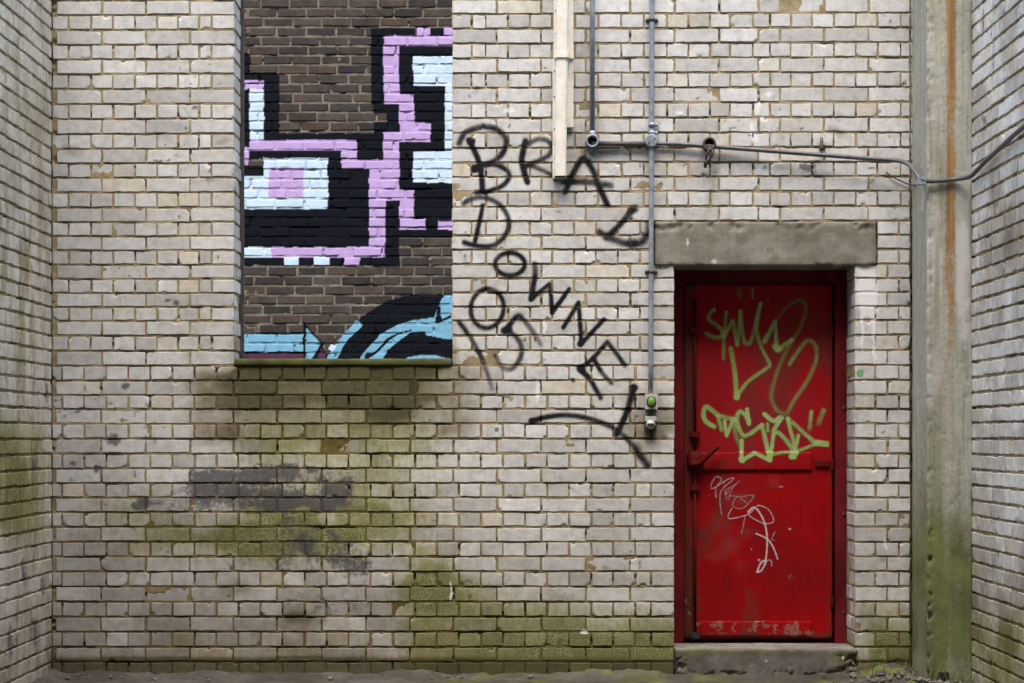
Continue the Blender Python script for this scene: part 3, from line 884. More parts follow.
# ------------------------------------------------------------------ SIDE WALLS
def side_wall(name, x, sgn, length, maskf, tint, label, seedv, start=0.0):
    rng = np.random.default_rng(seedv)
    W = Wall(); rr = []
    for i in range(len(CYX)):
        k = i - NUP
        px = 52 if sgn > 0 else 972
        dy = float(lift(px, (BED[i] + BED[i + 1]) / 2)) if sgn < 0 else 0
        a, b = wz(BED[i + 1] - 1.0 + dy), wz(BED[i] + 1.0 + dy)
        if b < -.05 or b > z_side: continue
        st = k % 2 == 0
        u0 = start; step = .226 if st else .113
        first = start + (.17 if st else .055) if sgn > 0 else start + (.185 if st else .075)
        js = [u0 + .002]; t = first
        while t < length: js.append(t); t += step
        js.append(length)
        for q, (p0, p1) in enumerate(zip(js, js[1:])):
            if p1 - p0 < .02: continue
            jj = rng.normal(0, .002)
            rr.append((p0 + .0034 + jj, p1 - .0034, a + rng.normal(0, .001), b + rng.normal(0, .001)))
    cell = lambda u, v: .013 if (u < 1.35 and v < 3.7) else .06
    u, v, w, B, E, F = bricks(rr, rng, cell, .0022, .018, .003, .4, push=.0014)
    cu = np.array([(r[0] + r[1]) / 2 for r in rr])
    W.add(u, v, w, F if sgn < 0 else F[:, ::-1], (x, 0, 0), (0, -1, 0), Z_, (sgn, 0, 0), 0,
          tones(len(rr), B, E, rng, .35, 1.25, .12, np.full(len(rr), .30 + .55 * (sgn > 0)), np.full(len(rr), tint)))  # side bricks toned lighter to make up for missing side light
    m = [(start - .02, 1.4, -.05, z_side), (1.4, length, -.05, z_side)]
    mu, mv, mw, MF = mortar(m[:1], lambda a, b: .012, -.006)
    W.add(mu, mv, mw, MF if sgn < 0 else MF[:, ::-1], (x, 0, 0), (0, -1, 0), Z_, (sgn, 0, 0), 1, np.tile([.5, 0, 0, 1.], (len(mu), 1)))
    mu, mv, mw, MF = mortar(m[1:], lambda a, b: .05, -.006)
    W.add(mu, mv, mw, MF if sgn < 0 else MF[:, ::-1], (x, 0, 0), (0, -1, 0), Z_, (sgn, 0, 0), 1, np.tile([.5, 0, 0, 1.], (len(mu), 1)))
    er = []
    for i in range(len(CYX)):
        a, b = wz(BED[i + 1] - 1.0), wz(BED[i] + 1.0)
        if b < -.05 or b > z_side: continue
        er += [(.012, .115, a, b), (.125, .235, a, b)] if i % 2 else [(.012, .235, a, b)]
    u, v, w, B, E, F = bricks(er, rng, lambda a, b: .04)
    W.add(u, v, w, F if sgn < 0 else F[:, ::-1], (x, -length - .013, 0), (-sgn, 0, 0), Z_, (0, -1, 0), 0, tones(len(er), B, E, rng, .3, 1.1, .1))
    # core
    bx = x - sgn * .012; ox = x - sgn * .24
    y0, y1 = WALL_T + .0, -length
    c = np.array([(bx, y0, -.05), (bx, y1, -.05), (bx, y1, z_side - .01), (bx, y0, z_side - .01), (ox, y0, -.05), (ox, y1, -.05), (ox, y1, z_side - .01), (ox, y0, z_side - .01)], float)
    W.P.append(c); W.F.append(np.array([[4, 5, 6, 7], [3, 2, 6, 7], [1, 2, 6, 5], [0, 3, 7, 4]]) + W.n); W.M.append(np.full(4, 1))
    W.T.append(np.tile([.5, 0, 0, 1.], (8, 1))); W.N.append(np.zeros((8, 3))); W.n += 8
    P, F, MI, T, N = W.get()
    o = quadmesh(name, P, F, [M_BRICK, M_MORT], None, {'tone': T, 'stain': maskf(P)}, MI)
    return tag(o, label, 'wall')


def left_mask(P):
    d = -P[:, 1]; z = P[:, 2]
    f = D / (D - np.clip(d, 0, 7)); px = 512 - 460 * f; py = HZ - (z - CAM_Z) * S * f
    n = fbm(d / .25, z / .3, 51); n2 = fbm(d / .06, z / .25, 52)
    moss = 1.0 * boxm(d, py, .2, 1.6, 425, 535, .28, 30) * (.45 + 1.0 * n) + .16 * n2 + .5 * boxm(d, py, .3, 2, 220, 400, .3, 60) * sstep(.42, .7, n2) + .35 * blob(d, py, .5, 110, .5, 60) * n
    soot = .75 * sum(blob(d, py, a, b, r, h) for a, b, r, h in ((.36, 632, .07, 16), (.55, 573, .04, 16), (.2, 585, .05, 14), (.35, 465, .06, 9), (.1, 392, .05, 10), (.8, 640, .1, 14))) * (.5 + n2)
    soot += .15 * sstep(.6, .75, n2) * sstep(250, 300, py)
    brown = .40 + .28 * sstep(.45, .7, n) + .35 * sstep(560, 660, py) + .25 * sstep(.5, .7, n2)
    return z4(len(P), moss, soot, 0 * d, .8 * brown - .24)


def right_mask(P):
    d = -P[:, 1]; z = P[:, 2]
    f = D / (D - np.clip(d, 0, 7)); py = HZ - (z - CAM_Z) * S * f
    n = fbm(d / .25, z / .3, 61); n2 = fbm(d / .06, z / .2, 62)
    moss = .95 * sstep(575, 650, py) * (.3 + n) + .1 * n2
    soot = .35 * sstep(.6, .75, n2) * (1 - sstep(200, 400, py)) + .4 * blob(d, py, .55, 122, .08, 8) + .35 * blob(d, py, .5, 275, .05, 8)
    brown = .16 + .3 * sstep(.45, .7, n) + .5 * blob(d, py, 1.2, 235, .25, 40) + .3 * boxm(d, py, .5, 3, 170, 260, .2, 40) * n2 + .3 * sstep(480, 640, py)
    return z4(len(P), moss, soot, .15 * blob(d, py, .65, 620, .05, 20), brown - .14)


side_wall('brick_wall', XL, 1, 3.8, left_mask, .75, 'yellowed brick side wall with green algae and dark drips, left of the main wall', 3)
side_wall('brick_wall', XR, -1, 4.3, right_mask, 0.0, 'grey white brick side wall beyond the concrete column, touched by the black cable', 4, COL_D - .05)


# ------------------------------------------------------------------ CONCRETE COLUMN
def col_mask(V):
    x, y, z = V.T
    f = D / (D + y); px = 512 + x * S * f; py = HZ - (z - CAM_Z) * S * f
    n = fbm(px / 10, py / 45, 71); n2 = fbm(px / 30, py / 60, 72)
    front = y < -COL_D + .02
    rust = np.where(front, (1 - sstep(2.8, 6.4, np.abs(px - 951.3 - 3.5 * (vnoise(py / 45, py * 0, 3) - .5)))) * (1 - .85 * sstep(200, 420, py)) * (.55 + .5 * vnoise(py / 9, px / 3, 4)), 0)
    rust = rust * (.40 + .5 * n + .45 * vnoise(py / 28, px * 0, 14)) + np.where(front, .28 * (1 - sstep(5, 9, np.abs(px - 947))) * (1 - sstep(420, 620, py)), 0)
    moss = sstep(430, 600, py) * np.where(front, .45 + .85 * sstep(490, 590, py) * (1 - .6 * sstep(640, 665, py)), .95 * (1 - .6 * sstep(635, 665, py))) * (.35 + n) + .12 * n2
    moss += np.where(front, .35 * sstep(380, 480, py) * (1 - sstep(6, 12, np.abs(px - 934))),   .05 * n)
    white = np.where(front, 1.0 * boxm(px, py, 955, 971, 214, 350, 5, 40) * (.3 + n), 0) + np.where(front, .3 * boxm(px, py, 955, 971, 350, 520, 6, 40) * n, 0)
    brown = np.where(front, .10 + .3 * sstep(.5, .7, n2) * sstep(180, 300, py),   .20 + .10 * n)
    return z4(len(V), moss, rust, white, brown)


def col_chip(V):
    a = (V[:, 1] < -COL_D + .015) & (V[:, 0] < wx(912) + .03)
    n = fbm(V[:, 2] / .03, V[:, 0] / .02, 83)
    lo = .25 + .75 * sstep(.9, .5, V[:, 2])
    return np.where(a, .022 * sstep(.52, .72, n) * lo, 0) + .0025 * sstep(.78, .88, vnoise((V[:, 0] + V[:, 1] * 1.3) / .02, V[:, 2] / .025, 84))


COLM = slab('concrete_column', wx(912.2), XR + .003, -COL_D, .004, -.05, z_top, .010, M_CONC, None, col_mask, .0002, col_chip, 21, .006)
tag(COLM, 'square concrete column with a rust streak and mossy foot in the right corner', 'column')
# square drain outlet at the column foot
bm = bmesh.new()
q0 = PT(938.5, 681, -COL_D); q1 = PT(948, 672, -COL_D)
bbox(bm, q0.x, q1.x, -COL_D - .016, -COL_D + .01, q0.z, q1.z)
o = bmobj('drain_outlet', bm, M_BLACK, None, False, .002)
tag(o, 'small square black drain outlet at the foot of the concrete column', 'drain')

# ------------------------------------------------------------------ FAR WALL WITH MURAL
Y2 = D * S / 128.0 - D
K2 = 1 / 128.0
fx = lambda px: (px - 512) * K2
fz = lambda py: CAM_Z + (HZ - py) * K2
prow = [126.3 - 9.46 * k for k in range(1, 45)][::-1] + [126.3 + 9.65 * k for k in range(0, 56)]
fr = []
r_ = random.Random(9)
x_lo, x_hi = -5.2, 2.6
for i, c in enumerate(prow):
    z0, z1 = fz(c + 4.0), fz(c - 4.0)
    if z1 < 0 or z0 > 6.6: continue
    o_ = (i % 2) * 14.4 + r_.uniform(-4.5, 4.5)
    x = fx(96 - 29.4 * 22 + o_ + 8)
    while x < x_hi:
        L = .2165 + r_.uniform(-.006, .006)
        fr.append((x, x + L, z0 + r_.uniform(-.002, .002), z1 + r_.uniform(-.002, .002))); x += L + .0125
rng2 = np.random.default_rng(8)
vis = lambda u, v: fx(225) < u < fx(470) and fz(372) < v < fz(-18)
nearv = lambda u, v: fx(150) < u < fx(560) and fz(420) < v < fz(-90)
u, v, w, B, E, F = bricks(fr, rng2, lambda a, b: .0085 if vis(a, b) else (.02 if nearv(a, b) else .12), .004, .02, .003, .3, push=.0025)
far = Wall()
far.add(u, v, w, F, (0, Y2, 0), X_, Z_, (0, -1, 0), 0, tones(len(fr), B, E, rng2, .05, .85, .25))
rects2 = [(fx(150), fx(560), fz(420), fz(-90)), (x_lo, fx(150), 0, 6.6), (fx(560), x_hi, 0, 6.6), (fx(150), fx(560), 0, fz(420)), (fx(150), fx(560), fz(-90), 6.6)]
for i, q in enumerate(rects2):
    mu, mv, mw, MF = mortar([q], lambda a, b: .0095 if i == 0 else .08, -.005, .003, 5)
    far.add(mu, mv, mw, MF, (0, Y2, 0), X_, Z_, (0, -1, 0), 1, np.tile([.5, 0, 0, 1.], (len(mu), 1)))
bk = np.array([(x_lo, Y2 + .012, 0), (x_hi, Y2 + .012, 0), (x_hi, Y2 + .012, 6.6), (x_lo, Y2 + .012, 6.6),
               (x_lo, Y2 + .3, 0), (x_hi, Y2 + .3, 0), (x_hi, Y2 + .3, 6.6), (x_lo, Y2 + .3, 6.6)], float)
far.P.append(bk); far.F.append(np.array([[4, 5, 6, 7], [3, 2, 6, 7], [1, 2, 6, 5], [0, 3, 7, 4]]) + far.n); far.M.append(np.full(4, 1))
far.T.append(np.tile([.5, 0, 0, 1.], (8, 1))); far.N.append(np.zeros((8, 3)))
P2, F2, MI2, T2, N2 = far.get()
ST2 = np.zeros((len(P2), 4)); ST2[:, 3] = .25 * fbm(P2[:, 0] / .5, P2[:, 2] / .5, 2)
FAR = quadmesh('brick_wall', P2, F2, [M_DBRICK, M_MORTD], None, {'tone': T2, 'stain': ST2}, MI2)
tag(FAR, 'dark brown brick wall carrying a painted mural, seen through the window hole', 'wall')

K_, P_, W_, B_, R_ = (.004, .005, .008), (.33, .24, .43), (.37, .47, .55), (.125, .275, .375), (.055, .022, .042)
RECT = [  # y in crop units of 1/3.594 px from (230,0)
    (K_, 45, 190, 75, 262), (K_, 45, 262, 178, 320), (K_, 122, 262, 178, 505), (K_, 45, 318, 70, 540), (P_, -60, 288, 120, 320), (W_, 70, 320, 122, 502),
    (K_, 122, 478, 510, 506), (K_, 455, 478, 556, 574), (P_, 70, 502, 455, 540), (K_, 68, 540, 400, 570), (P_, 400, 540, 455, 576),
    (P_, -60, 530, 68, 592), (K_, -60, 592, 120, 632), (W_, -60, 632, 352, 751), (W_, 118, 568, 352, 751), (P_, 140, 600, 264, 712),
    (K_, 352, 568, 500, 890), (K_, -60, 751, 502, 890),
    (K_, 505, 100, 664, 375), (K_, 515, 370, 610, 478), (P_, 552, 126, 900, 163), (P_, 668, 98, 720, 130), (K_, 720, 98, 768, 128), (P_, 768, 98, 900, 130),
    (P_, 552, 126, 608, 340), (K_, 608, 163, 900, 202), (K_, 608, 200, 660, 340), (W_, 658, 202, 900, 310), (K_, 660, 308, 772, 545), (W_, 772, 308, 900, 545),
    (P_, 555, 338, 661, 374), (P_, 608, 372, 661, 445), (P_, 610, 442, 720, 478), (P_, 552, 475, 720, 510), (P_, 552, 508, 608, 578), (P_, 400, 574, 608, 607),
    (P_, 500, 605, 608, 725), (K_, 608, 510, 660, 690), (K_, 720, 508, 772, 546), (W_, 658, 545, 900, 656), (K_, 658, 656, 900, 690), (P_, 608, 683, 662, 790),
    (K_, 662, 683, 900, 792), (P_, 500, 720, 558, 928), (K_, 558, 721, 609, 955), (P_, 610, 788, 704, 826), (K_, 704, 788, 748, 826), (P_, 748, 793, 900, 828),
    (K_, 608, 826, 900, 856), (W_, -60, 888, 148, 925), (P_, 148, 888, 558, 926), (K_, -60, 925, 195, 955), (W_, 195, 923, 248, 953), (K_, 248, 925, 300, 955),
    (W_, 300, 923, 358, 953), (K_, 358, 925, 410, 955), (P_, 410, 923, 466, 955), (K_, 466, 925, 560, 955),
    (K_, -60, 1194, 272, 1204), (B_, -60, 1201, 272, 1266), (K_, -60, 1264, 278, 1272), (R_, -60, 1270, 278, 1310),
]
o3 = 683
POLY = [
    (K_, [(262, 466), (337, 552), (300, 625), (262, 625)]), (B_, [(272, 492), (325, 552), (284, 625), (270, 625)]),
    (K_, [(300, 625), (330, 555), (352, 590), (350, 625)]), (R_, [(308, 625), (328, 566), (345, 592), (340, 625)]),
    (K_, [(372, 625), (400, 560), (425, 505), (475, 450), (560, 397), (640, 375), (900, 372), (900, 625)]),
    (B_, [(342, 625), (365, 565), (400, 522), (455, 463), (476, 486), (430, 532), (402, 568), (380, 625)]), (W_, [(348, 572), (362, 552), (382, 560), (368, 580)]),
    (B_, [(452, 625), (490, 575), (540, 520), (600, 485), (660, 466), (732, 460), (756, 405), (772, 380), (900, 378), (900, 545), (770, 532), (708, 522), (700, 508), (650, 510), (625, 528),
          (610, 545), (565, 575), (540, 625)]),
    (K_, [(490, 585), (520, 580), (560, 535), (600, 515), (650, 500), (650, 506), (600, 522), (566, 545), (525, 588), (500, 606), (485, 625), (478, 620)]),
    (K_, [(735, 475), (745, 480), (798, 455), (798, 446), (760, 462), (756, 420), (748, 420)]),
    (B_, [(600, 625), (640, 602), (690, 592), (740, 594), (800, 608), (840, 625)]),
]


def inpoly(x, y, pts):
    c = np.zeros(len(x), bool)
    for (x0, y0), (x1, y1) in zip(pts, pts[1:] + pts[:1]):
        if y0 == y1: continue
        c ^= ((y0 > y) != (y1 > y)) & (x < (x1 - x0) * (y - y0) / (y1 - y0) + x0)
    return c


MX = (P2[:, 0] / K2 + 512 - 230) * 3.594; MY = (HZ - (P2[:, 2] - CAM_Z) / K2) * 3.594
MX = MX + 5 * (vnoise(MX / 30, MY / 25, 7) - .5); MY = MY + 4 * (vnoise(MX / 40, MY / 30, 8) - .5)
selm = np.where((MX > -50) & (MX < 880) & (MY > 80) & (MY < 1300) & (P2[:, 1] < Y2 + .05))[0]
pc = np.zeros((len(P2), 3)); pa = np.zeros(len(P2))
x_, y_ = MX[selm], MY[selm]
hue = fbm(x_ / 90, y_ / 50, 12)[:, None]
for c, x0, y0, x1, y1 in RECT:
    m = (x_ >= x0) & (x_ < x1) & (y_ >= y0) & (y_ < y1); pc[selm[m]] = c; pa[selm[m]] = 1
for c, pts in POLY:
    m = inpoly(x_, y_, [(a, b + o3) for a, b in pts]); pc[selm[m]] = c; pa[selm[m]] = 1
# bare brick left showing inside the black
m = (x_ > 512) & (x_ < 560) & (y_ > 406) & (y_ < 436); pa[selm[m]] = 0
lil = pc[:, 0] > .5
nz_ = fbm(MX / 120, MY / 40, 13)[:, None]
pc = np.where(lil[:, None], pc * (.86 + .28 * nz_), pc)
full = pa[F2].min(1) > .5
Fm = F2[full]; ids, inv = np.unique(Fm.ravel(), return_inverse=True)
g = quadmesh('mural', P2[ids] + N2[ids] * .0015, inv.reshape(-1, 4), M_MURAL, FAR, {'paint': np.concatenate([pc[ids], np.ones((len(ids), 1))], 1)})
g['label'] = 'pink, black and pale blue blocky mural with a blue arrow and arcs'

# ------------------------------------------------------------------ GROUND
xs = np.concatenate([[-70, -30, -12, -6, -4, -3], np.linspace(-2.5, 2.4, 500), [3, 4, 6, 12, 30, 70]])
ys = np.concatenate([[-80, -40, -20, -12, -8, -5, -3, -2, -1.4, -1.1], np.linspace(-.9, .02, 130), [.3, .7, 1.5, 3, 5.5, 8, 15, 30, 60]])
gx, gy = np.meshgrid(xs, ys)
n1 = fbm(gx / .16, gy / .10, 31); n2 = fbm(gx / .035, gy / .03, 32)
yard = (gx > XL - .1) & (gx < XR + .1) & (gy < .1) & (gy > -6)
gz = np.where(yard, -.012 + .02 * (n1 - .5) + .008 * (n2 - .5), -.02)
fil = sstep(-.13, -.005, gy + .04 * (fbm(gx / .11, gx * 0, 36) - .5)) * (gy < .05) * (gx > XL - .02) * (gx < XR)
gz = gz + fil * yard * (.020 + .016 * sstep(.38, .62, fbm(gx / .30, gx * 0 + 4, 33)) * (gx < wx(660)) + .012 * (n2 - .5))
fl = sstep(.10, 0, gx - XL) + sstep(.12, 0, XR - gx)
gz = gz + yard * fl * (.02 + .015 * n1)
gz = np.where((gx > wx(668)) & (gx < wx(862)) & (gy > -.1), np.minimum(gz, .01), gz)
# heap of dirt and rubble by the column
gz = gz + yard * .055 * np.exp(-(((gx - wx(890)) / .16) ** 2 + ((gy + .10) / .14) ** 2)) * (.6 + .9 * n1)
gz = gz + yard * .03 * np.exp(-(((gx - wx(985)) / .12) ** 2 + ((gy + .5) / .2) ** 2)) * (.6 + .9 * n1)
V = np.stack([gx.ravel(), gy.ravel(), gz.ravel()], 1)
idx = np.arange(gx.size).reshape(gx.shape)
Fg = np.stack([idx[:-1, :-1], idx[:-1, 1:], idx[1:, 1:], idx[1:, :-1]], -1).reshape(-1, 4)
nn = fbm(V[:, 0] / .12, V[:, 1] / .08, 35)
yd = yard.ravel()
mg = z4(len(V), yd * (.55 * sstep(.5, .68, nn) * (V[:, 0] > -.4) + .5 * (V[:, 0] > wx(860)) * sstep(.4, .6, nn) * (V[:, 1] > -.3)), 0,
        yd * .34 * sstep(.010, .032, V[:, 2]) * (V[:, 0] < wx(660)), yd * (.45 * sstep(.42, .62, fbm(V[:, 0] / .3, V[:, 1] / .2, 37)) + .2))
g = quadmesh('ground', V, Fg, M_GROUND, None, {'stain': mg})
tag(g, kind='structure')

# ------------------------------------------------------------------ DOORSTEP
def step_mask(V):
    px = V[:, 0] * S + 512; z = V[:, 2]; n = fbm(px / 16, z / .05 + V[:, 1] / .05, 45)
    front = V[:, 1] < .0
    top = z > wz(648) - .012
    moss = np.where(front, (.75 * blob(px, z, 690, .122, 26, .020) + .6 * blob(px, z, 760, .124, 50, .012) + .95 * blob(px, z, 842, .100, 13, .035)) * (.5 + n), .12 * n)
    white = np.where(top & ~front, .42 * (.4 + n), .2 * sstep(.6, .7, n)) + .9 * blob(px, z, 842, .085, 1.6, .018) + .8 * blob(px, z, 765, .075, 2.5, .01)  # top face painted paler as if lit, plus real pale spots
    brown = np.where(front, .45 * sstep(.35, .6, n) + .25, .1)
    rust = .30 * blob(px, z, 825, .08, 16, .05) + .16 * blob(px, z, 735, .08, 40, .04)
    return z4(len(V), moss, rust, white, brown)


def step_chip(V):
    px = V[:, 0] * S + 512
    n = fbm(V[:, 0] / .03, V[:, 2] / .025 + V[:, 1] / .03, 47)
    e = np.maximum(sstep(690, 678, px), sstep(832, 848, px)) * (V[:, 1] < .01)
    return .028 * e * sstep(.35, .7, n) * sstep(.115, .09, V[:, 2]) + .012 * sstep(.5, .75, n) * (V[:, 2] < .02) + .0015 * sstep(.55, .75, n)


STEP = slab('doorstep', wx(674.5), wx(857), -.030, .26, -.04, wz(648.5), .007, M_STEP, None, step_mask, .0018, step_chip, 27, .010)
tag(STEP, 'worn grey concrete doorstep with chipped ends under the red door', 'step')

# ------------------------------------------------------------------ DOOR
DD = .255          # depth of the leaf's face
dx = lambda px: (px - 512) * kof(DD)
dz = lambda py: CAM_Z + (HZ - py) * kof(DD)
DOOR = empty('metal_door', (dx(757), DD, dz(642)))
tag(DOOR, 'red painted metal door with green graffiti tags and a lever handle', 'door')
zs = wz(648.5)
bm = bmesh.new()
xa0, xa1 = wx(674) + .002, dx(682.3); xb0, xb1 = dx(834.6), wx(855) - .002
bbox(bm, xa0, xa1, DD - .022, DD + .07, zs + .002, z_l0 - .004)
bbox(bm, xb0, xb1, DD - .022, DD + .07, zs + .002, z_l0 - .004)
bbox(bm, xa1 - .001, xb0 + .001, DD - .020, DD + .068, dz(283), z_l0 - .005)
bbox(bm, xa1 + .0005, xa1 + .006, DD - .012, DD + .05, zs + .003, dz(283) - .001)
bbox(bm, wx(674) - .05, wx(674) + .006, WALL_T + .002, DD + .069, -.03, z_l0 + .02)  # hidden boxes from here on added to stop light leaking round the door
bbox(bm, wx(855) - .006, wx(855) + .05, WALL_T + .002, DD + .069, -.03, z_l0 + .02)
bbox(bm, wx(674) - .045, wx(855) + .045, WALL_T + .0025, DD + .067, z_l0 - .008, z_l0 + .05)
bbox(bm, wx(674) - .04, wx(855) + .04, DD + .071, DD + .08, -.03, z_l0 + .045)
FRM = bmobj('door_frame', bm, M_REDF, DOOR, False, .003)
for py in (408, 514, 612):      # fixing bolts in the jamb
    bm = bmesh.new(); c = Vector((xb1 - .016, DD - .022, dz(py)))
    blathe(bm, c, (0, -1, 0), [(.0085, -.002), (.0085, .004), (.006, .007)], 6)
    bmobj('bolt', bm, M_RUST, FRM)


def leaf_mask(V):
    px = V[:, 0] / kof(DD) + 512; py = HZ - (V[:, 2] - CAM_Z) / kof(DD)
    n = fbm(px / 12, py / 16, 55); n2 = fbm(px / 30, py / 60, 56)
    sc = .9 * blob(px, py, 730, 545, 9, 9) + .75 * blob(px, py, 719, 524, 9, 8) + .7 * blob(px, py, 748, 533, 9, 6) + .8 * blob(px, py, 738, 500, 10, 7) + .6 * blob(px, py, 716, 556, 8, 5) + .7 * blob(px, py, 773, 482, 6, 7) + .4 * blob(px, py, 742, 566, 8, 8)
    sc += .55 * blob(px, py, 690, 396, 6, 16) + .4 * blob(px, py, 690, 470, 6, 14) + .25 * sstep(.5, .75, n2)
    ch = .75 * boxm(px, py, 700, 815, 622, 636, 8, 3) * (.2 + n) + .6 * sstep(.58, .8, n) * boxm(px, py, 686, 702, 590, 640, 5, 10)
    ch += .45 * sstep(.62, .8, n) + .5 * boxm(px, py, 700, 812, 619, 622, 5, 1.5) * n
    gr_shade = 1.0 * sstep(628, 641, py) * (.4 + n) + .95 * boxm(px, py, 682, 696, 250, 645, 2) * (.35 + .6 * n) + .5 * boxm(px, py, 826, 834, 250, 645, 3) * n + .45 * sstep(.55, .75, n2)  # left stile strip is the reveal's shade painted in, the rest is grime
    gr_shade += .5 * blob(px, py, 695, 462, 16, 14)
    fade = .85 * (1 - sstep(440, 475, py)) * (.3 + n2) + .12 * n
    return z4(len(V), sc, ch, gr_shade, fade)


zb, zt = dz(638.8), dz(284)
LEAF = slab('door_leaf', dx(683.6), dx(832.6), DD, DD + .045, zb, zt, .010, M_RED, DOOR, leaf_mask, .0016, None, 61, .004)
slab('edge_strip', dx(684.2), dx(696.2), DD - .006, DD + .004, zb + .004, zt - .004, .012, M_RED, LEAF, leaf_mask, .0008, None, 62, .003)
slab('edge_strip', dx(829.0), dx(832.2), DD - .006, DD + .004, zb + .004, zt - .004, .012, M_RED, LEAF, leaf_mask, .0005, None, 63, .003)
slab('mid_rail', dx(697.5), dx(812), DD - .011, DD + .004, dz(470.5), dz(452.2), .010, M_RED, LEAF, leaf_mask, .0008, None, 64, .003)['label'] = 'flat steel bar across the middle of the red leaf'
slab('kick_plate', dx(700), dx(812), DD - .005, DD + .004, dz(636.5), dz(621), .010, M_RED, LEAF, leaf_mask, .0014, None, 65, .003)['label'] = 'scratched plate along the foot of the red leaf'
# bolt rod with guides
bm = bmesh.new()
xr = dx(694.6)
btube(bm, [(xr, DD - .020, dz(637)), (xr, DD - .020, dz(470))], .0075, 10)
btube(bm, [(xr, DD - .020, dz(452)), (xr, DD - .020, dz(300))], .0075, 10)
ROD = bmobj('bolt_rod', bm, M_REDH, DOOR, True)
for py in (434, 488, 330):
    bm = bmesh.new(); bbox(bm, dx(689.8), dx(699.6), DD - .034, DD - .003, dz(py + 2.6), dz(py - 2.6))
    bmobj('rod_guide', bm, M_REDH, ROD, False, .003)
bm = bmesh.new(); bbox(bm, dx(690.5), dx(698.4), DD - .036, DD - .003, dz(638.4), dz(631.5))
bmobj('rod_socket', bm, M_BLACK, ROD, False, .003)
# lock case and lever
bm = bmesh.new()
out = [(686.5, 455), (691, 449.5), (699, 450), (704.5, 458), (704, 466), (698, 470.5), (689, 470), (686.5, 465)]
top = [bm.verts.new((dx(a), DD - .036, dz(b))) for a, b in [(695 + (a - 695) * .82, 460 + (b - 460) * .82) for a, b in out]]
bot = [bm.verts.new((dx(a), DD - .004, dz(b))) for a, b in out]
bm.faces.new(top); bm.faces.new(bot[::-1])
for i in range(8): bm.faces.new((bot[i], bot[(i + 1) % 8], top[(i + 1) % 8], top[i]))
LOCK = bmobj('lock_case', bm, M_REDH, DOOR, True, .004)
bm = bmesh.new()
a = Vector((dx(696), DD - .045, dz(463))); 
btube(bm, catmull([(dx(690), DD - .050, dz(464)), (dx(698), DD - .056, dz(463)), (dx(706), DD - .064, dz(456)), (dx(713), DD - .066, dz(449.5)), (dx(717.5), DD - .064, dz(446.5))], 5),
      [.015] * 4 + [.0145] * 4 + [.014] * 4 + [.013] * 4 + [.0115] * 4 + [.010], 12)
blathe(bm, (dx(694), DD - .034, dz(463.2)), (0, -1, 0), [(.022, -.01), (.022, .010), (.018, .018), (.010, .020)], 20)
bmobj('handle', bm, M_REDH, LOCK, True)['label'] = 'red lever handle pointing up to the right'
# hinges
for py, long in ((463.5, True), (330, False), (600, False)):
    bm = bmesh.new()
    if long: bbox(bm, dx(815), dx(829), DD - .016, DD - .001, dz(py + 2.7), dz(py - 2.7))
    btube(bm, [(dx(831.6), DD - .016, dz(py + 6)), (dx(831.6), DD - .016, dz(py - 5))], .009, 12)
    bmobj('hinge', bm, M_REDH, DOOR, False, .002)

# door tags
d3 = crop(695, 280, 5.69); d4 = crop(690, 390, 6.827); d5 = crop(695, 470, 6.21)
T1 = [
    (d3([(108, 168), (82, 195), (80, 225), (130, 262), (155, 300), (140, 325), (105, 325), (65, 303)]), 1.7, 1.3, .75),
    (d3([(178, 180), (165, 320), (162, 450)]), 1.3, 1.3, .75, .6), (d3([(165, 320), (215, 232), (240, 370), (258, 180)]), 1.6, 1.2, .9, .7, 1),
    (d3([(258, 180), (275, 330), (295, 362), (325, 330), (372, 135)]), 1.8, 1.3, .7, .6), (d3([(372, 135), (352, 250), (362, 340), (400, 430), (425, 480), (400, 508), (300, 580), (238, 665)]), 1.6, 1.3, .6, .85),
    (d3([(238, 668), (225, 520), (203, 390)]), 2.1, 1.2, .9, .7), (d3([(235, 650), (236, 668)]), 2.6, 1.2, .9),
    (d3([(395, 350), (455, 240), (465, 400), (550, 340)]), 1.9, 1.2, .9, .7, 1), (d3([(455, 380), (480, 395)]), 2.6, 1.4, .9),
    (d3([(450, 240), (520, 160), (590, 115), (632, 150), (600, 270), (530, 380), (465, 530), (436, 640), (438, 690), (470, 745), (520, 760), (560, 690), (640, 570), (690, 450), (682, 370), (640, 345), (590, 400), (538, 478)]), 1.7, 1.4, .35, .65),
    (d3([(248, 50), (255, 100)]), 1.6, 2, .35), (d3([(320, 45), (326, 100)]), 1.8, 2, .35),
]
T1 = [(t[0], t[1] + .05, t[2] + .2) + tuple(q * .92 for q in t[3:5]) + tuple(t[5:]) for t in T1]
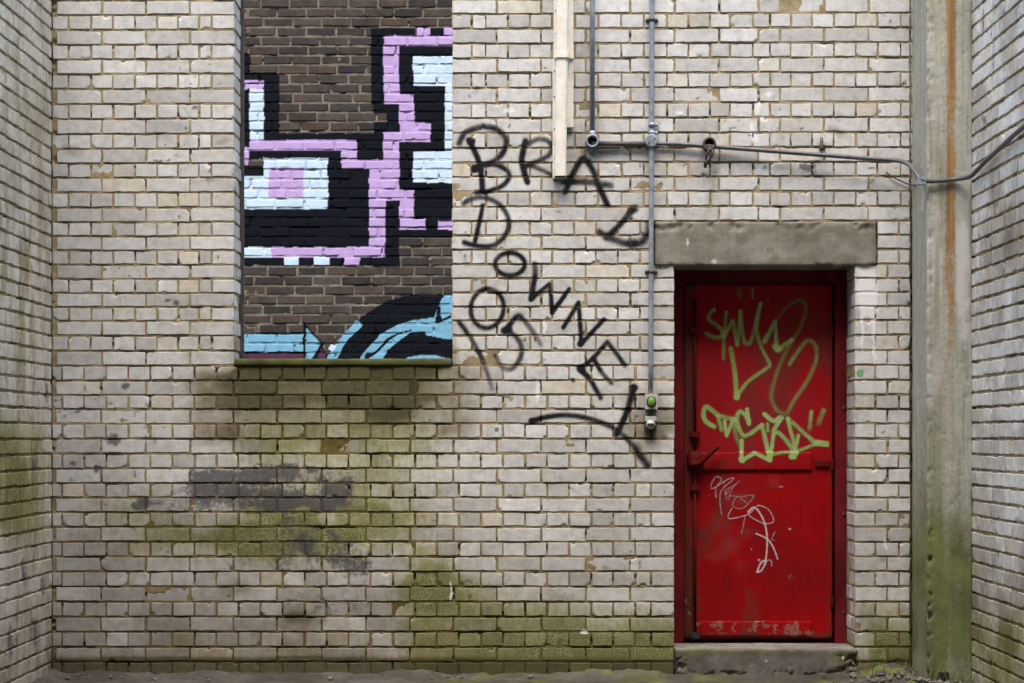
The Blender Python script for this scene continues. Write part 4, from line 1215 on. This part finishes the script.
T2g = [
    (d4([(165, 250), (108, 215), (92, 160), (115, 115), (200, 175), (300, 200)]), 2.1, 1.2, .9, .65), (d4([(190, 180), (215, 275)]), 1.7, 1.2, .7),
    (d4([(235, 215), (250, 312), (295, 200)]), 1.6, 1.1, .95, .8, 1), (d4([(295, 200), (310, 300), (335, 370)]), 1.8, 1.3, .65, .4),
    (d4([(352, 345), (350, 482), (440, 430), (545, 480), (570, 300)]), 1.8, 1.1, .95, .9, 1), (d4([(348, 470), (356, 482)]), 2.4, 1.2, .9),
    (d4([(402, 232), (388, 132)]), 1.8, 1.1, .95), (d4([(402, 215), (370, 165), (335, 150), (320, 205), (345, 285), (385, 312), (490, 240)]), 2.0, 1.1, .8, .75),
    (d4([(490, 240), (515, 340), (542, 475)]), 2.0, 1.2, .7, .9), (d4([(528, 230), (532, 280)]), 1.4, 1.1, .7),
    (d4([(508, 165), (570, 212), (625, 185), (570, 282), (615, 300), (690, 390), (712, 460)]), 2.0, 1.1, .95, .7), (d4([(600, 205), (620, 190)]), 2.6, 1.2, .95),
    (d4([(665, 195), (690, 290), (720, 400), (738, 312)]), 1.8, 1.1, .8, .8, 1), (d4([(665, 192), (840, 350), (940, 368)]), 1.9, 1.2, .6, .95, 1),
    (d4([(870, 365), (938, 370)]), 2.6, 1.0, .95), (d4([(850, 372), (720, 420), (640, 425), (560, 440)]), 1.5, 1.2, .7, .6), (d4([(690, 455), (720, 430)]), 2.6, 1.1, .95),
    (d4([(828, 150), (815, 270)]), 1.6, 1.3, .8, .5), (d4([(912, 140), (876, 230)]), 1.9, 1.6, .6, .4),
]
T3 = [(d5(p), .45, .55, s_ * .85) for p, s_ in [
    ([(130, 170), (130, 110), (165, 60), (130, 42), (100, 90), (112, 115), (200, 60), (240, 55), (165, 125), (155, 200), (165, 278)], .75),
    ([(275, 70), (190, 150), (200, 120), (250, 90)], .6), ([(210, 160), (290, 165), (365, 160), (300, 235), (235, 225), (262, 165), (330, 215)], .6),
    ([(228, 240), (205, 285), (225, 302), (330, 275), (370, 235), (400, 220), (460, 250), (487, 318), (430, 332), (345, 290), (330, 255)], .9),
    ([(310, 290), (290, 395)], .55), ([(180, 70), (200, 190), (230, 120)], .5), ([(495, 385), (478, 430), (492, 438)], .6), ([(520, 105), (545, 103)], .7)]]
T3 += [(d5([(330, 262), (370, 232), (420, 300), (446, 400), (444, 520), (432, 590)]), .75, .6, .95), (d5([(385, 632), (410, 575), (440, 565), (415, 620), (388, 634)]), .8, .6, .9),
       (d5([(380, 395), (450, 430), (490, 490), (512, 552)]), .7, .6, .9), (d5([(440, 565), (470, 560), (476, 595)]), .5, .5, .7),
       (d5([(395, 558), (398, 560)]), .9, .6, .8), (d5([(350, 492), (352, 494)]), .6, .5, .7), (d5([(585, 365), (592, 368)]), .8, .5, .8)]


def door_film(name, strokes, x0, x1, y0, y1, col, mat, label, cell=.003):
    """paint follows the stepped face of the leaf"""
    xs_ = np.arange(dx(x0), dx(x1), cell); zs_ = np.arange(dz(y1), dz(y0), cell)
    gx_, gz_ = np.meshgrid(xs_, zs_)
    gx_ = gx_.ravel(); gz_ = gz_.ravel()
    px = gx_ / kof(DD) + 512; py = HZ - (gz_ - CAM_Z) / kof(DD)
    a = spray(px, py, strokes)
    dep = np.where((px > 697.2) & (px < 812.3) & (py > 451.9) & (py < 470.8), -.0125, -.0028)
    Vq = np.stack([gx_, DD + dep, gz_], 1)
    idx = np.arange(len(gx_)).reshape(len(zs_), len(xs_))
    Fq = np.stack([idx[:-1, :-1], idx[:-1, 1:], idx[1:, 1:], idx[1:, :-1]], -1).reshape(-1, 4)
    nz_ = fbm(px / 9, py / 9, 88)[:, None]
    cc = np.array(col[0]) * (1 - nz_) + np.array(col[1]) * nz_
    cc = cc * (.55 + .45 * np.clip(a[:, None] * 1.1, 0, 1))
    o = film(name, Vq, Fq, np.tile([0, -1., 0], (len(Vq), 1)), a, cc, mat, LEAF, .02, 0)
    o['label'] = label


door_film('graffiti', T1, 700, 826, 282, 418, ((.27, .38, .07), (.38, .35, .15)), M_GREEN, 'large loose pale green tag on the upper leaf')
door_film('graffiti', T2g, 698, 832, 398, 466, ((.26, .43, .10), (.35, .37, .18)), M_GREEN, 'angular bright green tag across the middle of the leaf')
door_film('graffiti', T3, 706, 795, 472, 576, ((.46, .27, .28), (.60, .46, .46)), M_CHALK, 'thin pinkish white scribble on the lower leaf', .0018)

# ------------------------------------------------------------------ CREAM DOWNPIPE
def round_rect_pipe(bm, path, hw, hd, r=.016, seg=6):
    rings = []
    for (x, y, z) in path:
        ring = []
        for sx, sy, a0 in ((1, -1, -90), (1, 1, 0), (-1, 1, 90), (-1, -1, 180)):
            for i in range(seg + 1):
                a = math.radians(a0 + 90 * i / seg)
                ring.append(bm.verts.new((x + sx * (hw - r) + r * math.cos(a), y + sy * (hd - r) + r * math.sin(a), z)))
        rings.append(ring)
    for a, b in zip(rings, rings[1:]):
        for i in range(len(a)): bm.faces.new((a[i], a[(i + 1) % len(a)], b[(i + 1) % len(b)], b[i]))
    bm.faces.new(rings[0][::-1]); bm.faces.new(rings[-1])


PIPE = empty('downpipe', (wx(560), -.05, wz(178)))
tag(PIPE, 'cream painted downpipe ending open halfway down the white wall', 'pipe')
bm = bmesh.new(); round_rect_pipe(bm, [(wx(560), -.052, wz(178)), (wx(561.5), -.052, wz(60)), (wx(562.8), -.052, wz(-60)), (wx(563.8), -.052, wz(-150))], .0300, .036, .018)
bmobj('pipe', bm, M_CREAM, PIPE, False)
bm = bmesh.new(); bbox(bm, wx(552.5), wx(556.2), -.030, -.004, wz(179), wz(60)); bbox(bm, wx(553.6), wx(557.4), -.030, -.004, wz(60) + .001, wz(-150))
bmobj('flange', bm, M_CREAM, PIPE, False, .003)
bm = bmesh.new(); bbox(bm, wx(565.5), wx(573.2), -.032, -.003, wz(128), wz(-150)); 
bmobj('backing_board', bm, M_CREAM, PIPE, False, .003)
bm = bmesh.new(); round_rect_pipe(bm, [(wx(561.8), -.052, wz(61.0)), (wx(562), -.052, wz(56))], .0385, .043, .020)
bbox(bm, wx(566), wx(573.5), -.045, -.004, wz(60), wz(56))
bmobj('collar', bm, M_CREAM, PIPE, False, .0015)
bm = bmesh.new(); round_rect_pipe(bm, [(wx(559.6), -.052, wz(181)), (wx(559.7), -.052, wz(177))], .026, .031, .015)
bmobj('open_end', bm, M_RUST, PIPE, False)
bm = bmesh.new()
bm.free()
for py in (12, 35, 72, 98, 130, 145, 160, 171):
    bm = bmesh.new(); blathe(bm, (wx(554.4 + (1.2 if py < 60 else 0)), -.030, wz(py)), (0, -1, 0), [(.004, -.002), (.004, .001), (.002, .003)], 8)
    bmobj('nail', bm, M_RUST, PIPE)

# ------------------------------------------------------------------ CONDUITS
def wp(px, py, d):
    """point d metres in front of the main wall that the photo shows at px, py"""
    return PT(px, py, -d)


def conduit(name, pts, r, mat, label, parent_cat='conduit', group=None, smoothn=6):
    e = empty(name, pts[0]); tag(e, label, parent_cat, group)
    bm = bmesh.new(); btube(bm, catmull(pts, smoothn) if len(pts) > 2 else pts, r, 12)
    bmobj('tube', bm, mat, e, True)
    return e


def saddle(parent, px, py):
    bm = bmesh.new(); c = wp(px, py, .004)
    bbox(bm, c.x - .030, c.x + .030, -.006, .004, c.z - .008, c.z + .008)
    btube(bm, [(c.x, -.02, c.z - .009), (c.x, -.02, c.z + .009)], .0165, 14)
    s_ = bmobj('saddle', bm, M_RUST, parent, True)
    for sg in (-1, 1):
        bm = bmesh.new(); blathe(bm, (c.x + sg * .023, -.005, c.z), (0, -1, 0), [(.011, -.002), (.010, .006), (.005, .010)], 10)
        bmobj('screw', bm, M_RUST, s_, True)


GC = 'galvanised conduit running down the white wall'
ca = conduit('conduit', [wp(592.3, -150, .022), wp(592.3, 137, .022)], .0125, M_GALV, 'short grey vertical conduit dropping into the leftmost round junction box')
bm = bmesh.new(); btube(bm, [wp(592.3, 137, .022), wp(592.3, 131, .022)], .0165, 12); bmobj('coupling', bm, M_GALV, ca, True)
cb = conduit('conduit', [wp(652.3, -150, .022), wp(652.0, 20, .022), wp(651.6, 141, .022), wp(651.2, 270, .022), wp(650.6, 395, .022)], .0125, M_GALV,
             'long grey vertical conduit running down to the green push button', smoothn=3)
saddle(cb, 651.8, 20.5); saddle(cb, 651.2, 272)
for py in (125, 133):
    bm = bmesh.new(); btube(bm, [wp(651.8, py + 2.2, .022), wp(651.8, py - 2.2, .022)], .017, 12)
    c = wp(655.5, py, .020); blathe(bm, c, (1, -.3, 0), [(.009, -.006), (.009, .008), (.006, .012)], 10)
    bmobj('coupling', bm, M_GALV, cb, True)
xrw = XR - .022


def rp(d, z): return Vector((xrw, -d, z))


pts = [wp(592, 143.2, .020), wp(650, 143.6, .020), wp(680, 144.3, .022), wp(708, 146.2, .026), wp(760, 150.2, .04), wp(820, 154.8, .060), wp(870, 158.6, .078), wp(893, 160.0, .098), wp(903, 161.8, .15),
       wp(910.5, 166, .24), wp(916, 173.5, .335), wp(921, 179.5, .366), wp(930, 181.2, .362), wp(945, 180.3, .36), wp(957, 179.0, .362), Vector((XR - .028, -.41, 2.484)), rp(.52, 2.497), rp(.668, 2.515), rp(1.0, 2.545), rp(1.35, 2.572), rp(2.2, 2.61), rp(4.15, 2.66)]
ch = conduit('conduit', pts, .0112, M_COND, 'dark bent conduit crossing above the door, round the column and along the side wall')
bm = bmesh.new(); btube(bm, [wp(598, 143.6, .022), wp(646, 144.2, .022)], .0125, 12)
bmobj('sleeve', bm, M_RUST, ch, True)
bm = bmesh.new(); c = PT(920.6, 180.8, -.352)
bbox(bm, c.x - .02, c.x + .022, -.376, -.335, c.z - .020, c.z + .018)
bmobj('saddle', bm, M_GALV, ch, False, .006)
conduit('wire', [wp(886, 172, .006), wp(893, 177, .012), wp(902, 181.5, .012), wp(911, 185, .02), Vector((wx(912.2) - .004, -.12, wz(188)))], .0032, M_BLACK, 'thin black strand in place of a shadow line beside the concrete column', 'wire')  # dark strand added where only a thin shadow line falls
# pale wire hanging on the column below the saddle
conduit('wire', [PT(925, 183, -.36), PT(924.4, 192, -.352), PT(922.5, 203, -.350), PT(922, 212, -.349)], .003, M_GREY, 'short pale wire hanging under the conduit on the column edge', 'wire')


def jbox(px, py, label, kind):
    e = empty('junction_box', wp(px, py, .02)); tag(e, label, 'junction box', 'round junction boxes on the white wall')
    c = wp(px, py, 0); c.y = -.002
    bm = bmesh.new()
    R = .0345
    if kind == 'lid':
        blathe(bm, c, (0, -1, 0), [(R, 0), (R, .036), (R - .002, .040), (R - .010, .0405)], 28)
        bmobj('body', bm, M_GALV, e, True)
        bm = bmesh.new(); blathe(bm, c, (0, -1, 0), [(R - .003, .040), (R - .003, .0445), (R - .006, .047), (.002, .0475)], 28)
        l = bmobj('lid', bm, M_GALV, e, False)
        for a in (35, 215):
            bm = bmesh.new(); blathe(bm, c + Vector((.017 * math.cos(math.radians(a)), 0, .017 * math.sin(math.radians(a)))), (0, -1, 0), [(.0045, .046), (.0045, .0495), (.002, .051)], 10)
            bmobj('screw', bm, M_RUST, l, True)
    else:
        blathe(bm, c, (0, -1, 0), [(R, 0), (R, .044), (R - .002, .047), (R - .009, .047), (R - .011, .044), (R - .012, .012), (.001, .011)], 28)
        bmobj('body', bm, M_GALV if kind == 'open' else M_RUST, e, True)
        bm = bmesh.new(); blathe(bm, c, (0, -1, 0), [(R - .0125, .011), (R - .0125, .024), (.012, .027), (.001, .027)], 20)
        t_ = bmobj('terminal_block', bm, M_BLACK, e, True)
        bm = bmesh.new(); blathe(bm, c + Vector((-.018, 0, .018)), (0, -1, 0), [(.005, .044), (.005, .050), (.002, .052)], 8)
        bmobj('screw', bm, M_RUST, e, True)
    return e


jbox(592, 142.2, 'open round junction box with a black hole, at the left end of the dark conduit', 'open')
jbox(651, 142, 'round junction box with a closed grey lid on the long vertical conduit', 'lid')
jbox(708.5, 145, 'rusty open junction box ring with a frayed cable end hanging out', 'ring')
# frayed cable hanging from the third box
e = empty('cable_end', wp(708, 150, .04)); tag(e, 'frayed brown cable loop hanging from the rusty open junction box', 'cable')
for path, r, m in (
        ([(709.5, 146, .03), (709.8, 149, .055), (707.3, 153, .058), (706, 158, .045), (706.2, 162, .038)], .0055, M_CABLE),
        ([(711, 147, .03), (712.5, 152, .055), (711.5, 157, .05), (708.5, 161, .042), (707, 164, .036)], .0050, M_CABLE),
        ([(708.5, 148, .03), (709.5, 154, .050), (710.5, 160, .042), (708.5, 165, .032)], .0042, M_RUST)):
    bm = bmesh.new(); btube(bm, catmull([wp(*q) for q in path], 5), r, 8)
    bmobj('strand', bm, m, e, True)
bm = bmesh.new(); btube(bm, [wp(706.8, 159.5, .040), wp(705.6, 164, .036), wp(705.2, 168, .034)], [.009, .010, .006], 10)
bmobj('cable_tip', bm, M_BLACK, e, True)
# wall hook above the conduit
e = empty('wall_hook', wp(821.5, 146, .01)); tag(e, 'small rusty metal hook on the white bricks just above the dark conduit', 'hook')
bm = bmesh.new(); btube(bm, catmull([wp(821.6, 138, .006), wp(821.6, 141, .016), wp(821.4, 145, .020), wp(821.6, 149.5, .022)], 4), [.007] * 4 + [.0085] * 4 + [.010] * 4 + [.009], 10)
bmobj('shank', bm, M_RUST, e, True)
bm = bmesh.new(); bbox(bm, wx(819.2), wx(824), -.028, -.001, wz(150.6), wz(147.6)); bmobj('clip', bm, M_BLACK, e, False, .003)

# ------------------------------------------------------------------ SWITCH BOXES
e = empty('push_button', wp(650.6, 401, .0)); tag(e, 'grey switch box with a green oval button at the foot of the long conduit', 'switch')
bm = bmesh.new(); bbox(bm, wx(644.8), wx(657), -.045, .002, wz(409.3), wz(394)); bmobj('housing', bm, M_GREY, e, False, .004)
bm = bmesh.new(); blathe(bm, Vector((wx(650.7), -.044, wz(402))), (0, -1, 0), [(.0255, 0), (.0255, .004), (.020, .006)], 24)
for v_ in bm.verts: v_.co.z = wz(402) + (v_.co.z - wz(402)) * 1.15
bmobj('bezel', bm, M_BLACK, e, True)
bm = bmesh.new(); blathe(bm, Vector((wx(650.7), -.048, wz(402))), (0, -1, 0), [(.0195, 0), (.0195, .009), (.015, .014), (.001, .0155)], 24)
for v_ in bm.verts: v_.co.z = wz(402) + (v_.co.z - wz(402)) * 1.22
bmobj('button', bm, M_BTN, e, True)
e = empty('rotary_switch', wp(650, 424, .0)); tag(e, 'battered grey rotary switch below the green push button', 'switch')
bm = bmesh.new(); bbox(bm, wx(644.3), wx(656), -.036, .002, wz(432), wz(416)); bmobj('housing', bm, M_BLACK, e, False, .004)
bm = bmesh.new(); bbox(bm, wx(644.5), wx(655.8), -.041, -.034, wz(421.2), wz(416.2)); bmobj('cover', bm, M_GREY, e, False, .002)
bm = bmesh.new(); blathe(bm, Vector((wx(650), -.036, wz(424.6))), (0, -1, 0), [(.024, 0), (.022, .012), (.014, .014), (.013, .022), (.004, .023)], 20)
k_ = bmobj('knob', bm, M_GREY, e, True)
bm = bmesh.new(); bbox(bm, wx(646.5), wx(653.5), -.064, -.052, wz(426.0), wz(423.4)); bmobj('knob_bar', bm, M_BLACK, k_, False, .002)
bm = bmesh.new(); bbox(bm, wx(648.2), wx(653), -.026, .002, wz(415.8), wz(409.5)); bmobj('neck', bm, M_RUST, e, False, .003)

# ------------------------------------------------------------------ RUBBLE AND DRY GRASS
def stone(bm, c, r, rg):
    bmesh_tmp = bmesh.ops.create_icosphere(bm, subdivisions=2, radius=1)
    sx, sy, sz = [r * rg.uniform(.6, 1.25) for _ in range(3)]; sz *= .75
    for v_ in bmesh_tmp['verts']:
        k = .72 + .5 * float(vnoise(np.array([v_.co.x * 1.6 + c[0] * 40]), np.array([v_.co.y * 1.6 + v_.co.z * 2 + c[1] * 30]), 3)[0])
        v_.co = Vector((c[0] + v_.co.x * sx * k, c[1] + v_.co.y * sy * k, c[2] + v_.co.z * sz * k))


rg = random.Random(3)
bm = bmesh.new()
for i in range(130):
    if i < 80: px = rg.gauss(900, 36); d = rg.uniform(.03, .42)
    elif i < 105: px = rg.gauss(985, 14); d = rg.uniform(.36, .6)
    else: px = rg.uniform(55, 870); d = rg.uniform(.02, .3)
    x = wx(px)
    if x > XR - .03 or x < XL + .03: continue
    if 672 < px < 860 and d < .08: continue
    if x > wx(908) and d < COL_D + .02: d = COL_D + rg.uniform(.02, .14)
    stone(bm, (x, -d, .012 + .02 * max(0, 1 - abs(px - 890) / 40)), rg.uniform(.006, .019) * (1.0 if i < 105 else .75), rg)
o = bmobj('rubble', bm, M_STONE, None, False)
tag(o, 'loose grey rubble and stone chips scattered along the foot of the walls', 'rubble', kind='stuff')
bm = bmesh.new()
for i in range(240):
    px = rg.gauss(898, 26) if i < 170 else rg.gauss(1000, 12)
    x = wx(px); d = rg.uniform(.02, .26) if i < 170 else rg.uniform(.4, .7)
    if x > XR - .02: continue
    if x > wx(908) and d < COL_D + .02: d = COL_D + rg.uniform(.01, .06)
    h = rg.uniform(.02, .075); a = rg.uniform(0, 6.28); ln = rg.uniform(.01, .06)
    p0 = Vector((x, -d, .01)); p2 = p0 + Vector((math.cos(a) * ln, math.sin(a) * ln * .6, h)); p1 = (p0 + p2) / 2 + Vector((0, 0, h * .25))
    sd = Vector((-math.sin(a), math.cos(a), 0)) * .0022
    vs = [bm.verts.new(q) for q in (p0 - sd, p0 + sd, p1 + sd * .8, p1 - sd * .8, p2)]
    bm.faces.new((vs[0], vs[1], vs[2], vs[3])); bm.faces.new((vs[3], vs[2], vs[4]))
o = bmobj('dry_grass', bm, M_LEAF, None, False)
tag(o, 'thin dry grass and moss growing in the corner by the concrete column', 'grass', kind='stuff')

# ------------------------------------------------------------------ UNSEEN BUILDING ADDED BEHIND THE CAMERA to block low sky light
bm = bmesh.new(); bbox(bm, -13, 13, -22, -14, -.05, 20)
OPP = bmobj('sky_blocker', bm, M_DBRICK, None)
tag(OPP, 'tall unseen building added opposite the painted wall to block low sky light', 'light blocker')

# ------------------------------------------------------------------ LIGHT, CAMERA
w_ = bpy.data.worlds.new('World'); scene.world = w_; w_.use_nodes = True
nt = w_.node_tree; nt.nodes.clear()
sky = nt.nodes.new('ShaderNodeTexSky'); sky.sky_type = 'NISHITA'; sky.sun_disc = False
EL, AZ = 60, -6           # the brightest part of the overcast sky: in front, a little to the left
sky.sun_elevation = math.radians(EL); sky.sun_rotation = math.radians(180 - AZ)
sky.air_density = 1.0; sky.dust_density = 4.0; sky.ozone_density = .6
bg = nt.nodes.new('ShaderNodeBackground'); bg.inputs[1].default_value = .15
wo = nt.nodes.new('ShaderNodeOutputWorld')
nt.links.new(sky.outputs[0], bg.inputs[0]); nt.links.new(bg.outputs[0], wo.inputs[0])
sl = bpy.data.lights.new('sun', 'SUN'); sl.energy = 1.5; sl.angle = math.radians(85); sl.color = (1, .99, .975)
so = bpy.data.objects.new('sun', sl); COL.objects.link(so)
el, az = math.radians(EL), math.radians(AZ)
dirv = Vector((math.sin(az) * math.cos(el), -math.cos(az) * math.cos(el), math.sin(el)))   # towards the light
so.rotation_euler = dirv.to_track_quat('Z', 'Y').to_euler(); so.location = dirv * 20

cam = bpy.data.cameras.new('camera'); co = bpy.data.objects.new('camera', cam); COL.objects.link(co)
co.location = (0, -D, CAM_Z); co.rotation_euler = (math.radians(90), 0, 0)
cam.sensor_width = 36; cam.lens = S * D / 1024 * 36
cam.shift_y = (HZ - 341.5) / 1024
cam.clip_end = 500
scene.camera = co
scene.view_settings.view_transform = 'Standard'; scene.view_settings.look = 'None'
scene.view_settings.gamma = 1; scene.view_settings.exposure = 1.87
